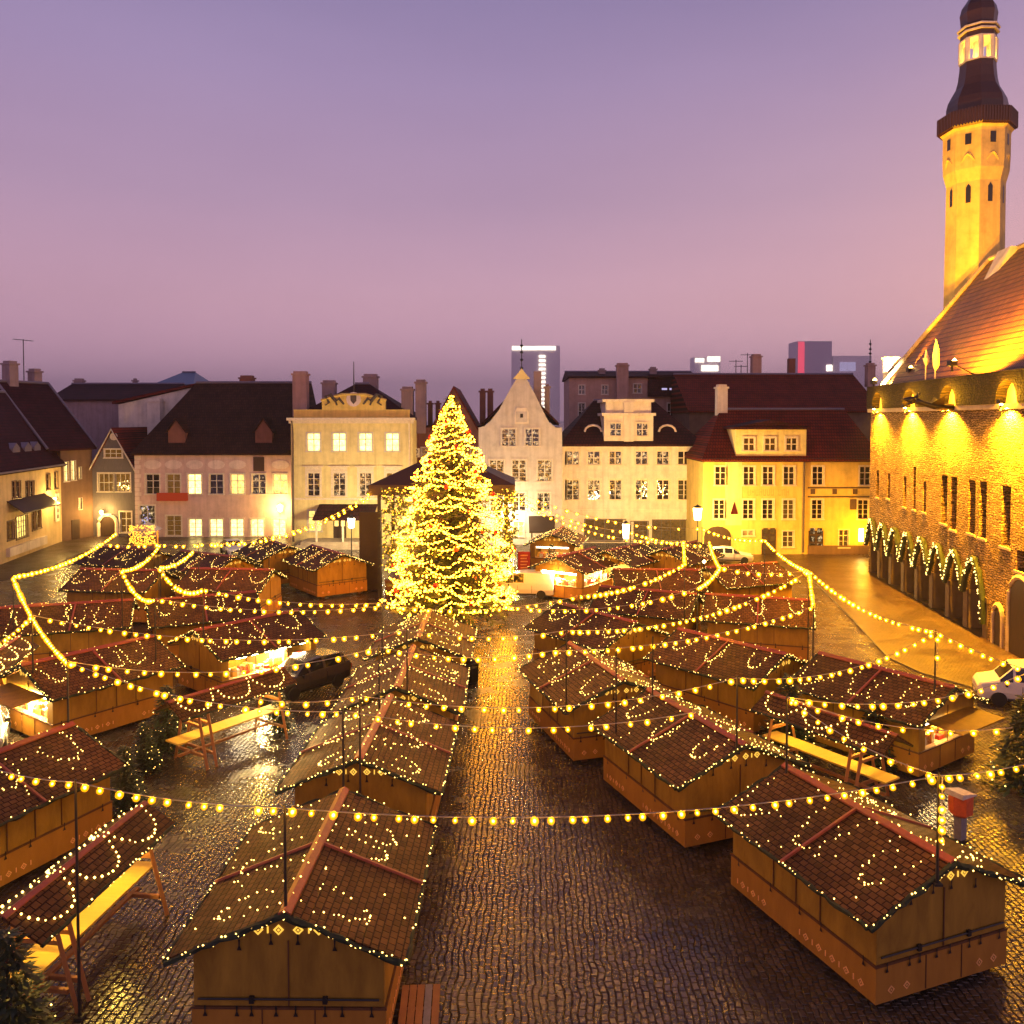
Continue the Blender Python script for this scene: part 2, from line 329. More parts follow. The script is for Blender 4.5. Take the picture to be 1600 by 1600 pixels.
# ------------------------------------------------------------------ mesh building
class MB:
    def __init__(s): s.v = []; s.f = []
    def add(s, vs, fs):
        o = len(s.v); s.v += [tuple(p) for p in vs]; s.f += [tuple(i+o for i in f) for f in fs]; return s
    def box(s, x0, x1, y0, y1, z0, z1):
        return s.add([(x0, y0, z0), (x1, y0, z0), (x1, y1, z0), (x0, y1, z0), (x0, y0, z1), (x1, y0, z1), (x1, y1, z1), (x0, y1, z1)],
                     [(0, 3, 2, 1), (4, 5, 6, 7), (0, 1, 5, 4), (1, 2, 6, 5), (2, 3, 7, 6), (3, 0, 4, 7)])
    def taper(s, c0, a0, b0, c1, a1, b1):
        """frustum from rectangle (half a0,b0) at c0 to (a1,b1) at c1"""
        vs = [(c0[0]+sx*a0, c0[1]+sy*b0, c0[2]) for sx, sy in ((-1, -1), (1, -1), (1, 1), (-1, 1))] + \
             [(c1[0]+sx*a1, c1[1]+sy*b1, c1[2]) for sx, sy in ((-1, -1), (1, -1), (1, 1), (-1, 1))]
        return s.add(vs, [(0, 3, 2, 1), (4, 5, 6, 7), (0, 1, 5, 4), (1, 2, 6, 5), (2, 3, 7, 6), (3, 0, 4, 7)])
    def prism(s, prof, axis, a, b):
        """profile of 2-D points extruded along axis from a to b. axis 'x': prof=(y,z); 'y': prof=(x,z); 'z': prof=(x,y)"""
        def P(p, t):
            return (t, p[0], p[1]) if axis == 'x' else (p[0], t, p[1]) if axis == 'y' else (p[0], p[1], t)
        n = len(prof)
        vs = [P(p, a) for p in prof]+[P(p, b) for p in prof]
        fs = [tuple(range(n-1, -1, -1)), tuple(range(n, 2*n))]+[(i, (i+1) % n, n+(i+1) % n, n+i) for i in range(n)]
        return s.add(vs, fs)
    def tube(s, pts, r, n=6, jit=0, cap=True):
        pts = [Vector(p) for p in pts]; k0 = len(s.v); rings = len(pts)
        for i, p in enumerate(pts):
            t = (pts[min(i+1, rings-1)]-pts[max(i-1, 0)])
            t = t.normalized() if t.length > 1e-9 else Vector((0, 0, 1))
            a = t.cross(Vector((0, 0, 1)) if abs(t.z) < .95 else Vector((1, 0, 0))).normalized(); b2 = t.cross(a)
            ri = r[i] if isinstance(r, (list, tuple)) else r
            for k in range(n):
                an = 2*math.pi*k/n; rr = ri*(1+random.uniform(-jit, jit))
                s.v.append(tuple(p+a*math.cos(an)*rr+b2*math.sin(an)*rr))
        for i in range(rings-1):
            for k in range(n):
                s.f.append((k0+i*n+k, k0+i*n+(k+1) % n, k0+(i+1)*n+(k+1) % n, k0+(i+1)*n+k))
        if cap:
            s.f.append(tuple(k0+k for k in range(n-1, -1, -1))); s.f.append(tuple(k0+(rings-1)*n+k for k in range(n)))
        return s
    def octa(s, c, r):
        x, y, z = c
        return s.add([(x+r, y, z), (x-r, y, z), (x, y+r, z), (x, y-r, z), (x, y, z+r), (x, y, z-r)],
                     [(0, 2, 4), (2, 1, 4), (1, 3, 4), (3, 0, 4), (2, 0, 5), (1, 2, 5), (3, 1, 5), (0, 3, 5)])
    def lathe(s, prof, n=8, c=(0, 0), ph=0.0, capz=True):
        k0 = len(s.v)
        for r, z in prof:
            for k in range(n):
                a = 2*math.pi*k/n+ph; s.v.append((c[0]+r*math.cos(a), c[1]+r*math.sin(a), z))
        for i in range(len(prof)-1):
            for k in range(n):
                s.f.append((k0+i*n+k, k0+i*n+(k+1) % n, k0+(i+1)*n+(k+1) % n, k0+(i+1)*n+k))
        if capz:
            s.f.append(tuple(k0+k for k in range(n-1, -1, -1))); s.f.append(tuple(k0+(len(prof)-1)*n+k for k in range(n)))
        return s
    def quad(s, a, b, c, d): return s.add([a, b, c, d], [(0, 1, 2, 3)])
    def build(s, name, mat, parent=None, smooth=False, fix=True):
        me = bpy.data.meshes.new(name); me.from_pydata(s.v, [], s.f); me.materials.append(mat)
        if fix:
            bm = bmesh.new(); bm.from_mesh(me); bmesh.ops.recalc_face_normals(bm, faces=bm.faces); bm.to_mesh(me); bm.free()
        if smooth: me.polygons.foreach_set('use_smooth', [True]*len(me.polygons))
        o = bpy.data.objects.new(name, me); COL.objects.link(o)
        if parent: o.parent = parent
        return o
def tag(o, label, cat, group=None, kind=None):
    if label: o['label'] = label
    if cat: o['category'] = cat
    if group: o['group'] = group
    if kind: o['kind'] = kind
    return o
def thing(name, label, cat, loc=(0, 0, 0), rz=0.0, group=None):
    o = bpy.data.objects.new(name, None); COL.objects.link(o); o.location = loc; o.rotation_euler = (0, 0, rz)
    o.empty_display_size = .3
    return tag(o, label, cat, group)
def struct(name, mb, mat):
    o = mb.build(name, mat); o['kind'] = 'structure'; return o
def copy_tree(o, parent=None):
    c = o.copy(); COL.objects.link(c)
    if parent: c.parent = parent
    for ch in list(o.children): copy_tree(ch, c)
    return c
def lamp(name, kind, loc, energy, color, parent=None, radius=.08, rot=None, cone=None, blend=.6):
    l = bpy.data.lights.new(name, kind); l.energy = energy; l.color = color; l.shadow_soft_size = radius
    if kind == 'SPOT': l.spot_size = cone; l.spot_blend = blend
    o = bpy.data.objects.new(name, l); COL.objects.link(o); o.location = loc
    if rot is not None: o.rotation_euler = rot
    if parent: o.parent = parent
    return o
def aim(o, d):
    o.rotation_euler = Vector(d).to_track_quat('-Z', 'Y').to_euler()

# ------------------------------------------------------------------ ground
g = MB(); g.quad((-4500, -60, 0), (4500, -60, 0), (4500, 7000, 0), (-4500, 7000, 0)); struct('square_ground', g, M['cobble'])
pl = [(1150, 868), (1272, 908), (1330, 965), (1388, 1028), (1440, 1052), (1520, 1075), (1760, 1150), (1760, 1010), (1600, 1005), (1400, 880), (1300, 860)]
pts = [G(x, y, .004) for x, y in pl]
g = MB(); g.add(pts, [tuple(range(len(pts)))]); struct('street', g, M['street'])
g = MB(); kp = [G(x, y, .02) for x, y in pl[1:7]]
fine = []
for a, b in zip(kp[:-1], kp[1:]):
    for t in range(4): fine.append(a.lerp(b, t/4))
fine.append(kp[-1])
g.tube(fine, .07, 6); struct('kerb', g, M['kerb'])
pl2 = [(-250, 1000), (-60, 925), (60, 893), (130, 862), (215, 846), (400, 842), (400, 838), (130, 838), (-250, 890)]
g = MB(); pp = [G(x, y, .004) for x, y in pl2]; g.add(pp, [tuple(range(len(pp)))]); struct('pavement', g, M['street'])

# ------------------------------------------------------------------ buildings
class Bld:
    def __init__(s, name, label, p0, p1, d=10.0, cat='house', dz=0.0):
        s.P0 = G(*p0); s.P1 = G(*p1); w = s.P1-s.P0; s.W = w.length; s.u = w.normalized(); s.v = Vector((-s.u.y, s.u.x, 0))
        s.d = d; s.t = thing(name, label, cat, s.P0, math.atan2(s.u.y, s.u.x))
    def at(s, px, py, v=0.0):
        d = ray(px, py); o = s.P0+s.v*v
        t = (o-CAM).dot(s.v)/d.dot(s.v); p = CAM+d*t-s.P0
        return p.dot(s.u), p.z
    def z(s, px, py, v=0.0): return s.at(px, py, v)[1]
    def rect(s, x0, y0, x1, y1):
        xc, yc = (x0+x1)/2, (y0+y1)/2
        u0, u1 = s.at(x0, yc)[0], s.at(x1, yc)[0]; z1, z0 = s.at(xc, y0)[1], s.at(xc, y1)[1]
        return (u0, u1, z0, z1)
    def wins(s, xs, y0, y1, w): return [s.rect(x-w/2, y0, x+w/2, y1) for x in xs]
    def wall(s, mat, ztop, holes=(), x0=0.0, x1=None, rev=.28, zr=None, name='wall', z0=0.0):
        """front with window openings, plus side and back walls (gable ends if zr is the ridge height)"""
        x1 = s.W if x1 is None else x1
        m = MB()
        holes = [(max(a, x0+.05), min(b, x1-.05), c, e) for a, b, c, e in holes]
        xs = sorted({x0, x1, *[h[0] for h in holes], *[h[1] for h in holes]}); zs = sorted({z0, ztop, *[h[2] for h in holes], *[h[3] for h in holes]})
        for i in range(len(xs)-1):
            for j in range(len(zs)-1):
                cx, cz = (xs[i]+xs[i+1])/2, (zs[j]+zs[j+1])/2
                if xs[i+1]-xs[i] < 1e-4 or zs[j+1]-zs[j] < 1e-4: continue
                if any(h[0] < cx < h[1] and h[2] < cz < h[3] for h in holes): continue
                m.quad((xs[i], 0, zs[j]), (xs[i+1], 0, zs[j]), (xs[i+1], 0, zs[j+1]), (xs[i], 0, zs[j+1]))
        for a, b, c, e in holes:
            m.quad((a, 0, c), (a, rev, c), (a, rev, e), (a, 0, e)); m.quad((b, rev, c), (b, 0, c), (b, 0, e), (b, rev, e))
            m.quad((a, 0, e), (a, rev, e), (b, rev, e), (b, 0, e)); m.quad((a, rev, c), (a, 0, c), (b, 0, c), (b, rev, c))
        d = s.d
        for x in (x0, x1):
            if zr is not None: m.add([(x, 0, z0), (x, d, z0), (x, d, ztop), (x, d/2, zr), (x, 0, ztop)], [(0, 1, 2, 3, 4)])
            else: m.quad((x, 0, z0), (x, d, z0), (x, d, ztop), (x, 0, ztop))
        m.quad((x0, d, z0), (x1, d, z0), (x1, d, ztop), (x0, d, ztop))
        return m.build(name, mat, s.t, fix=False)
    def window(s, r, pane='pane', rows=3, cols=2, trim=.14, frame=None, depth=.16, sill=True, proud=False, hood=False, name='window', label=None):
        a, b, c, e = r; fm = frame or M['w_trim']; m = MB()
        y0, y1 = (-.05, .012) if not proud else (-.09, .0)
        if trim:
            m.box(a-trim, a, y0, y1, c, e); m.box(b, b+trim, y0, y1, c, e); m.box(a-trim, b+trim, y0-.012, y1, e, e+trim)
            if sill: m.box(a-trim-.05, b+trim+.05, y0-.06, y1, c-.1, c)
            else: m.box(a-trim, b+trim, y0-.012, y1, c-trim, c)
        if hood:
            m.box(a-trim-.2, b+trim+.2, -.22, .012, e+.62, e+.74); m.box(a-trim, b+trim, -.06, .011, e+.25, e+.6)
        yf = depth if not proud else -.045
        w = .055
        m.box(a, a+w, yf-.03, yf+.03, c, e); m.box(b-w, b, yf-.03, yf+.03, c, e)
        m.box(a+w, b-w, yf-.029, yf+.03, e-w, e); m.box(a+w, b-w, yf-.029, yf+.03, c, c+w)
        for k in range(1, cols):
            x = a+(b-a)*k/cols; hw = .05 if cols == 2 else .03
            m.box(x-hw, x+hw, yf-.034, yf+.028, c+w, e-w)
        for k in range(1, rows):
            z = c+(e-c)*k/rows; hw = .04 if (rows == 3 and k == 2) or rows == 2 else .018
            m.box(a+w, b-w, yf-.031, yf+.027, z-hw, z+hw)
        o = m.build(name, fm, s.t)
        if label: o['label'] = label
        p = MB(); yp = yf+.035 if not proud else -.015
        p.box(a+.005, b-.005, yp, yp+.012, c+.005, e-.005); p.build('pane', M[pane], o)
        return o
    def roof_par(s, mat, ze, zr, x0=-.25, x1=None, over=.45, hip0=0.0, hip1=0.0, th=.22, d=None, name='roof'):
        """ridge parallel to the front"""
        x1 = s.W+.25 if x1 is None else x1; d = d or s.d; m = MB()
        vs = [(x0, -over, ze), (x1, -over, ze), (x1, d+over, ze), (x0, d+over, ze), (x0+hip0, d/2, zr), (x1-hip1, d/2, zr)]
        vs += [(x0, -over, ze-th), (x1, -over, ze-th), (x1, d+over, ze-th), (x0, d+over, ze-th)]
        m.add(vs, [(0, 1, 5, 4), (2, 3, 4, 5), (1, 2, 5), (3, 0, 4), (0, 6, 7, 1), (1, 7, 8, 2), (2, 8, 9, 3), (3, 9, 6, 0), (6, 9, 8, 7)])
        o = m.build(name, mat, s.t)
        rm = MB(); rm.tube([(x0+hip0, d/2, zr+.05), (x1-hip1, d/2, zr+.05)], .16, 6)
        rm.build('ridge_cap', M['greymetal'], o)
        return o
    def roof_front(s, mat, x0, x1, ze, zr, over=.3, th=.2, d=None, y0=-.3, name='roof', xr=None):
        """gable facing the square"""
        d = d or s.d; xm = (x0+x1)/2 if xr is None else xr; m = MB()
        k = (zr-ze)/((x1-x0)/2)
        m.prism([(x0-over, ze-over*k), (xm, zr), (x1+over, ze-over*k), (x1+over, ze-over*k+th*1.4), (xm, zr+th*1.4), (x0-over, ze-over*k+th*1.4)], 'y', y0, d)
        return m.build(name, mat, s.t)
    def part(s, name, mb, mat, parent=None, label=None):
        o = mb.build(name, mat, parent or s.t)
        if label: o['label'] = label
        return o
    def chimney(s, px, w, ytop, ybot, v, mat, parent, cap=True, name='chimney'):
        a = s.at(px-w/2, (ytop+ybot)/2, v)[0]; b = s.at(px+w/2, (ytop+ybot)/2, v)[0]; z1 = s.z(px, ytop, v); z0 = s.z(px, ybot, v)-1.2
        m = MB(); dd = min(b-a, 1.2); m.box(a, b, v, v+dd, z0, z1)
        if cap: m.box(a-.12, b+.12, v-.12, v+dd+.12, z1, z1+.18); m.box(a+.08, b-.08, v+.08, v+dd-.08, z1+.18, z1+.42)
        return m.build(name, mat, parent)

def wall_lantern(u, y, z, r):
    m = MB(); m.lathe([(r*.35, z-r*1.3), (r*.75, z-r*.9), (r*.95, z+r*.6), (r*.5, z+r*.75), (r*.1, z+r*1.1)], 10, (u, y)); m.box(u-.03, u+.03, y, .0, z-r*1.45, z-r*1.3); return m
def string_course(b, x0, x1, z, h=.22, pr=.12): return MB().box(x0, x1, -pr, .01, z, z+h)

# --- white house on the far left, seen along its front
b = Bld('white_house', 'white house at the far left with a lamp, shop awning and blue-grey eaves', (-60, 905), (97, 846), d=11)
ze = b.z(60, 730); zr = ze+7.6
wl = b.wins([22, 29, 43, 50], 752, 778, 6.2)+[b.rect(72, 741, 78, 765), b.rect(85, 738, 90, 763)]
gl = [b.rect(11, 814, 22, 843), b.rect(25, 806, 43, 840), b.rect(50, 799, 56, 828), b.rect(58, 797, 64, 825)]
b.wall(M['cream'], ze, wl+gl, zr=zr)
for r in wl: b.window(r, 'pane', rows=3, cols=2, trim=.08, frame=M['w_dark'])
for i, r in enumerate(gl): b.window(r, 'pane_dim' if i != 1 else 'pane_lit', rows=4, cols=2 if i != 1 else 5, trim=.08, frame=M['w_dark'], name='shop_window')
rf = b.roof_par(M['slate'], ze, zr, hip1=0.0)
gt = MB(); gt.box(-.3, b.W+.3, -.62, -.46, ze-.1, ze+.06); b.part('gutter', gt, M['greymetal'])
aw = MB(); u0, u1 = b.at(11, 800)[0], b.at(70, 785)[0]; za = b.z(40, 778)
aw.prism([(.02, za), (.02, za+.1), (-1.5, za-1.0), (-1.5, za-1.12)], 'x', u0, u1); b.part('awning', aw, M['canopy'])
u0, u1 = b.at(9, 840)[0], b.at(68, 825)[0]; zl = b.z(40, 845)
b.part('shopfront_sill', MB().box(u0, u1, -.35, .01, zl-.9, zl-.1), M['creamw'])
for k, px in enumerate((3, 19, 33)):
    pass
lu, lz = b.at(76, 780); lamp_bits = wall_lantern(lu, -(.75+.4)/2, lz, .18)
o = b.part('wall_lamp', lamp_bits, M['lamp_y']); lamp('wall_lamp_light', 'POINT', (lu, -1.3, lz), 900, (1, .58, .14), o, .2)
su, sz = b.at(87, 792); sg = b.part('shop_sign', MB().box(su-.5, su+.5, -.2, -.12, sz-1.5, sz+1.4), M['sign_w'], label='tall white shop sign with dark marks')
lt = MB()
for k in range(4): lt.box(su-.22+.05*(k % 2), su+.22, -.215, -.2, sz-1.2+k*.62, sz-.85+k*.62); lt.box(su-.08, su+.08, -.216, -.2, sz-.85+k*.62, sz-.68+k*.62)
b.part('lettering', lt, M['letters'], parent=sg)
for px in (40, 58, 72):
    dm = MB(); uu = b.at(px, 705)[0]; zz = ze+1.1
    dm.prism([(uu-.8, zz), (uu+.8, zz), (uu+.8, zz+.9), (uu, zz+1.4), (uu-.8, zz+.9)], 'y', .8, 3.2); b.part('dormer', dm, M['greymetal'], parent=rf)

# --- tall brownish house next to it
b = Bld('tall_brown_house', 'tall dim ochre house with two lit windows between the white and the dark gabled house', (97, 846), (146, 838), d=13)
ze = b.z(120, 700); zr = b.z(90, 600, 6.5)
wl = [b.rect(100, 722, 107, 752), b.rect(111, 720, 118, 750)]
w2 = [b.rect(123, 730, 127, 748), b.rect(123, 778, 128, 796)]
b.wall(M['brownw'], ze, wl+w2, zr=zr, x1=b.W)
for r in wl: b.window(r, 'pane_hot', rows=2, trim=.06)
for r in w2: b.window(r, 'pane_lit', rows=2, cols=1, trim=.05, sill=False)
rf = b.roof_par(M['slate'], ze, zr, x0=-2.0)
vg = MB()
for xx in (-2.05, b.W+.3): vg.tube([(xx, -.45, ze+.05), (xx, 6.5, zr+.08)], .14, 5)
b.part('verge_coping', vg, M['greymetal'], parent=rf)
b.chimney(22, 14, 570, 600, 6, M['purplew'], rf); b.chimney(60, 12, 582, 612, 6.6, M['purplew'], rf)
b.part('door', MB().box(b.at(112, 830)[0], b.at(124, 830)[0], -.06, .02, 0, b.z(118, 812)), M['darkdoor'])
an = MB(); au, az = b.at(37, 570, 6.5); az = b.z(37, 530, 6.5)
an.tube([(au, 6.5, zr-.5), (au, 6.5, az)], .05, 5); an.tube([(au-1.2, 6.5, az-.1), (au+1.2, 6.5, az-.1)], .035, 4)
for k in range(6): an.tube([(au-1.1+k*.44, 6.2, az-.1), (au-1.1+k*.44, 6.8, az-.1)], .02, 4)
tag(an.build('television_antenna', M['iron']), 'thin television antenna on a tall mast above the left roofs', 'antenna')
bpy.data.objects['television_antenna'].matrix_world = b.t.matrix_basis

# --- roofs far behind on the left
b = Bld('dark_roofed_house', 'dim mauve house under a long dark roof behind the small gabled house', (82, 812), (260, 812), d=12)
ze = b.z(150, 624); zr = b.z(150, 600, 6)
b.wall(M['purplew'], ze, [], zr=zr); rf = b.roof_par(M['slate'], ze, zr); b.chimney(121, 12, 596, 606, 6, M['purplew'], rf); b.chimney(210, 6, 596, 606, 6, M['purplew'], rf)
b = Bld('white_gabled_house', 'pale house end wall with white chimneys behind the pink house', (188, 822), (310, 822), d=9)
ze0 = b.z(190, 632); zp = b.z(296, 604)
m = MB(); m.add([(0, 0, 0), (b.W, 0, 0), (b.W, 0, zp), (0, 0, ze0)]+[(0, 9, 0), (b.W, 9, 0), (b.W, 9, zp), (0, 9, ze0)], [(0, 1, 2, 3), (4, 7, 6, 5), (0, 4, 5, 1), (1, 5, 6, 2), (3, 2, 6, 7), (0, 3, 7, 4)])
b.part('wall', m, M['whitew'])
m = MB(); m.prism([(-.6, ze0+.05), (b.W+.3, zp+.15), (b.W+.3, zp+.45), (-.6, ze0+.35)], 'y', -.4, 9.4); rf = b.part('roof', m, M['redtile'])
b.chimney(240, 20, 628, 690, -1.4, M['whitew'], rf)
b = Bld('blue_roofed_tower', 'low tower with a blue pyramid roof peeping over the left roofs', (248, 800), (304, 800), d=9, cat='tower')
ze = b.z(275, 600); zr = b.z(275, 582, 4.5); b.wall(M['purplew'], ze); b.roof_par(M['bluemetal'], ze, zr, hip0=b.W*.42, hip1=b.W*.30)

# --- small dark gabled house
b = Bld('small_gabled_house', 'small dark grey gabled house with white trim and an arched door under a lamp', (145, 838), (212, 838), d=10)
ze = b.z(178, 733); zr = b.z(178, 672)
wl = [b.rect(154, 740, 177, 768), b.rect(180, 740, 203, 768)]
dr = [b.rect(188, 800, 205, 832)]
b.wall(M['greywood'], ze, wl+dr)
m = MB(); m.prism([(0, ze), (b.W, ze), (b.W/2, zr)], 'y', .0, .3); b.part('gable', m, M['greywood'])
rf = b.roof_front(M['redtile'], 0, b.W, ze, zr)
for r in wl: b.window(r, 'pane_dim', rows=2, cols=3, trim=.16)
b.window(dr[0], 'pane_dim', rows=3, trim=.16, name='door')
gr = b.rect(164, 702, 191, 715); b.window(gr, 'pane_dim', rows=2, cols=3, trim=.12, proud=True)
tr = MB(); tr.tube([(-.25, -.36, ze-.3), (b.W/2, -.36, zr+.1), (b.W+.25, -.36, ze-.3)], .09, 4)
uc, zc = b.at(178, 682); tr.lathe([(.42, 0), (.42, .1)], 14); 
tv = len(tr.v)-28
for i in range(tv, tv+28):
    x, y, z = tr.v[i]; tr.v[i] = (uc+x, -.12+z, zc+y)
b.part('bargeboard', tr, M['w_trim'])
ad = MB(); a0, a1 = b.at(157, 830)[0], b.at(181, 830)[0]; zt = b.z(168, 806); rr = (a1-a0)/2; ac = (a0+a1)/2
prof = [(a0, 0), (a1, 0)]+[(ac+rr*math.cos(t*math.pi/8), zt-rr+rr*math.sin(t*math.pi/8)) for t in range(9)]
ad.prism(prof, 'y', -.04, .02); b.part('arched_door', ad, M['darkdoor'])
sr = MB(); sr.tube([(a0-.15, -.06, 0)]+[(ac-(rr+.15)*math.cos(t*math.pi/8), -.06, zt-rr+(rr+.15)*math.sin(t*math.pi/8)) for t in range(9)]+[(a1+.15, -.06, 0)], .2, 6)
b.part('door_surround', sr, M['creamw'])
lu, lz = b.at(163, 799); o = b.part('wall_lamp', wall_lantern(lu, -(.9+.5)/2, lz, .2), M['lamp_y']); lamp('wall_lamp_light', 'POINT', (lu, -1.3, lz), 900, (1, .58, .14), o, .2)

# --- pink house
b = Bld('pink_house', 'long pink house with dark brown roof and pale ovals over its windows', (212, 839), (462, 839), d=14)
ze = b.z(337, 708); zr = b.z(337, 598, 7)
xs = [238.5, 271, 304, 338, 371, 404.5, 438]
wl = b.wins(xs, 741, 772, 21); gl = b.wins([337], 810, 837, 22)
gl = [b.rect(260, 806, 283, 837)]+b.wins([305, 338, 370, 402, 436], 811, 838, 20)+[b.rect(218, 790, 242, 832)]
b.wall(M['pink'], ze, wl+gl)
for i, r in enumerate(wl): b.window(r, ['pane', 'pane_dim', 'pane_hot', 'pane', 'pane_lit', 'pane_spark', 'pane_lit'][i], rows=3)
for i, r in enumerate(gl): b.window(r, 'pane_dim' if i in (0,) else 'pane_spark' if i == 6 else 'pane_hot', rows=4, cols=2, name='shop_window')
for x in xs[:5]+[438]:
    uc, zc = b.at(x, 726); n = 20
    m = MB(); m.prism([(uc+.95*math.cos(2*math.pi*k/n), zc+.5*math.sin(2*math.pi*k/n)) for k in range(n)], 'y', -.035, .01); b.part('oval_panel', m, M['pinkpale'])
r = b.rect(396, 714, 413, 736); m = MB(); m.box(r[0], r[1], -.05, .01, r[2], r[3]); b.part('loading_hatch', m, M['darkdoor'])
m = MB(); 
for z in [x*.5 for x in range(0, int(ze*2))]: m.box(0, .5+.2*(int(z*2) % 2), -.04, .01, z+.04, z+.46)
b.part('quoins', m, M['pinkpale'])
rf = b.roof_par(M['browntile'], ze, zr, hip0=4.6)
for x in (276, 412):
    u0, z0 = b.at(x-13, 700, .6); u1, _ = b.at(x+13, 700, .6); z1 = b.z(x, 674, .6); z2 = b.z(x, 655, .6)
    m = MB(); m.prism([(u0, z0-.4), (u1, z0-.4), (u1, z1), ((u0+u1)/2, z2), (u0, z1)], 'y', .6, 5); dmr = b.part('dormer', m, M['redw'], parent=rf)
    m = MB(); m.prism([(u0-.2, z1-.2), ((u0+u1)/2, z2), (u1+.2, z1-.2), (u1+.2, z1), ((u0+u1)/2, z2+.22), (u0-.2, z1)], 'y', .3, 5.2); b.part('dormer_roof', m, M['browntile'], parent=rf)
b.chimney(384, 20, 592, 600, 7, M['redw'], rf)
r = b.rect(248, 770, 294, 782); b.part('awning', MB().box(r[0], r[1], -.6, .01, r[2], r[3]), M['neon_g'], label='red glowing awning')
lu, lz = b.at(440, 792); o = b.part('wall_lamp', wall_lantern(lu, -(.95+.35)/2, lz, .35), M['lamp_y']); lamp('wall_lamp_light', 'POINT', (lu, -1.5, lz), 1500, (1, .60, .16), o, .25)
fg = MB(); u0, z0 = b.at(232, 812); 
for k in range(16): fg.octa((u0-.6+random.uniform(0, 1.2), -.35, z0+random.uniform(-.4, 1.6)), .09)
b.part('window_ornament', fg, M['neon_v'])

# --- yellow pediment house
b = Bld('pediment_house', 'pale yellow house with four lit upper windows and a pediment on its roofline', (456, 851), (645, 851), d=13)
ze = b.z(550, 657); zr = b.z(553, 600, 6.5)
xs = [490, 530, 571, 613]
w1 = b.wins(xs, 677, 705, 20); w2 = b.wins(xs, 739, 775, 19); w3 = b.wins([492], 798, 830, 20)
b.wall(M['yellowp'], ze, w1+w2+w3)
for r in w1: b.window(r, 'pane_hot', rows=3)
for i, r in enumerate(w2): b.window(r, ['pane', 'pane_spark', 'pane_spark', 'pane'][i], rows=4, hood=True, frame=M['w_cream'], trim=.22)
for r in w3: b.window(r, 'pane_lit', rows=3)
at = MB(); za = b.z(550, 640); zb = b.z(550, 617); at.box(.3, b.W-.3, .05, .5, ze+.25, za); ua, ub = b.at(503, 640)[0], b.at(602, 640)[0]; uc = (ua+ub)/2
at.prism([(ua, za), (ub, za), (ub, za+.9), (uc+1.2, zb), (uc-1.2, zb), (ua, za+.9)], 'y', .05, .5)
at.tube([(ua-.1, .0, za+.95), (uc-1.2, .0, zb+.05), (uc+1.2, .0, zb+.05), (ub+.1, .0, za+.95)], .14, 4)
pd = b.part('pediment', at, M['yellow'])
cr = MB(); cz = (za+zb)/2+.3; cr.prism([(uc+.75*math.cos(k*.393), cz+.75*math.sin(k*.393)) for k in range(16)], 'y', -.02, .06); b.part('coat_of_arms', cr, M['pinkpale'], parent=pd)
cr = MB()
cr.prism([(uc-.32, cz+.42), (uc+.32, cz+.42), (uc+.3, cz-.15), (uc, cz-.5), (uc-.3, cz-.15)], 'y', -.05, -.02)
for sx in (-1, 1):
    cr.tube([(uc+sx*1.0, -.0, cz-.5), (uc+sx*1.5, -.0, cz+.1), (uc+sx*1.8, -.0, cz-.2), (uc+sx*2.4, -.0, cz+.5), (uc+sx*2.9, 0, cz+.35), (uc+sx*2.5, 0, cz-.35), (uc+sx*2.9, 0, cz-.6)], [.1, .16, .2, .22, .16, .12, .07], 6)
    cr.tube([(uc+sx*1.9, 0, cz-.1), (uc+sx*1.7, 0, cz-.6)], .1, 5)
b.part('heraldic_beasts', cr, M['letters'], parent=pd)
cn = MB(); cn.box(-.3, b.W+.3, -.55, .3, ze, ze+.28); cn.box(-.15, b.W+.15, -.3, .3, ze-.3, ze); b.part('cornice', cn, M['w_cream'])
cn = MB(); zc = b.z(550, 778); cn.box(0, b.W, -.1, .01, zc-.2, zc); b.part('string_course', cn, M['w_cream'])
rf = b.roof_par(M['slate'], ze+.3, zr, x0=.0, x1=b.W, hip0=5.5, hip1=5.5, over=-.4)
b.chimney(468, 22, 586, 650, 3, M['pinkhi'], rf); b.chimney(513, 20, 600, 640, 5, M['purplew'], rf); b.chimney(578, 22, 590, 615, 8, M['purplew'], rf); b.chimney(636, 18, 610, 650, 4, M['purplew'], rf); b.chimney(657, 16, 599, 660, 4, M['purplew'], rf)
fp = MB(); fu = b.at(554, 600, 1)[0]; fp.tube([(fu, .6, zb-1), (fu, .6, b.z(554, 565, .6))], [.09, .04], 6); b.part('flagpole', fp, M['iron'])
pm = MB(); u0, u1 = b.at(481, 800)[0], b.at(590, 800)[0]; zt = b.z(540, 792)
pm.prism([(-3.2, zt-.9), (.02, zt+.3), (.02, zt+.15), (-3.2, zt-1.05)], 'x', u0+1.2, u1); b.part('porch_roof', pm, M['slate'])
for t in (.06, .5, .94): pc = MB(); x = u0+1.2+(u1-u0-1.2)*t; pc.box(x-.09, x+.09, -3.05, -2.87, .7, zt-1.0); b.part('porch_post', pc, M['w_cream'])
pc = MB(); pc.box(u0-.5, u1, -3.4, .01, 0, .35); pc.box(u0, u1, -3.1, .01, .35, .7); b.part('porch_steps', pc, M['ashlar'])
dr = b.rect(521, 804, 541, 838); m = MB(); m.box(dr[0], dr[1], -.05, .02, .7, dr[3]); b.part('door', m, M['darkdoor'])
for px in (526, 536): r = b.rect(px-3, 808, px+3, 822); m = MB(); m.box(r[0], r[1], -.07, -.05, r[2], r[3]); b.part('door_pane', m, M['pane_lit'])

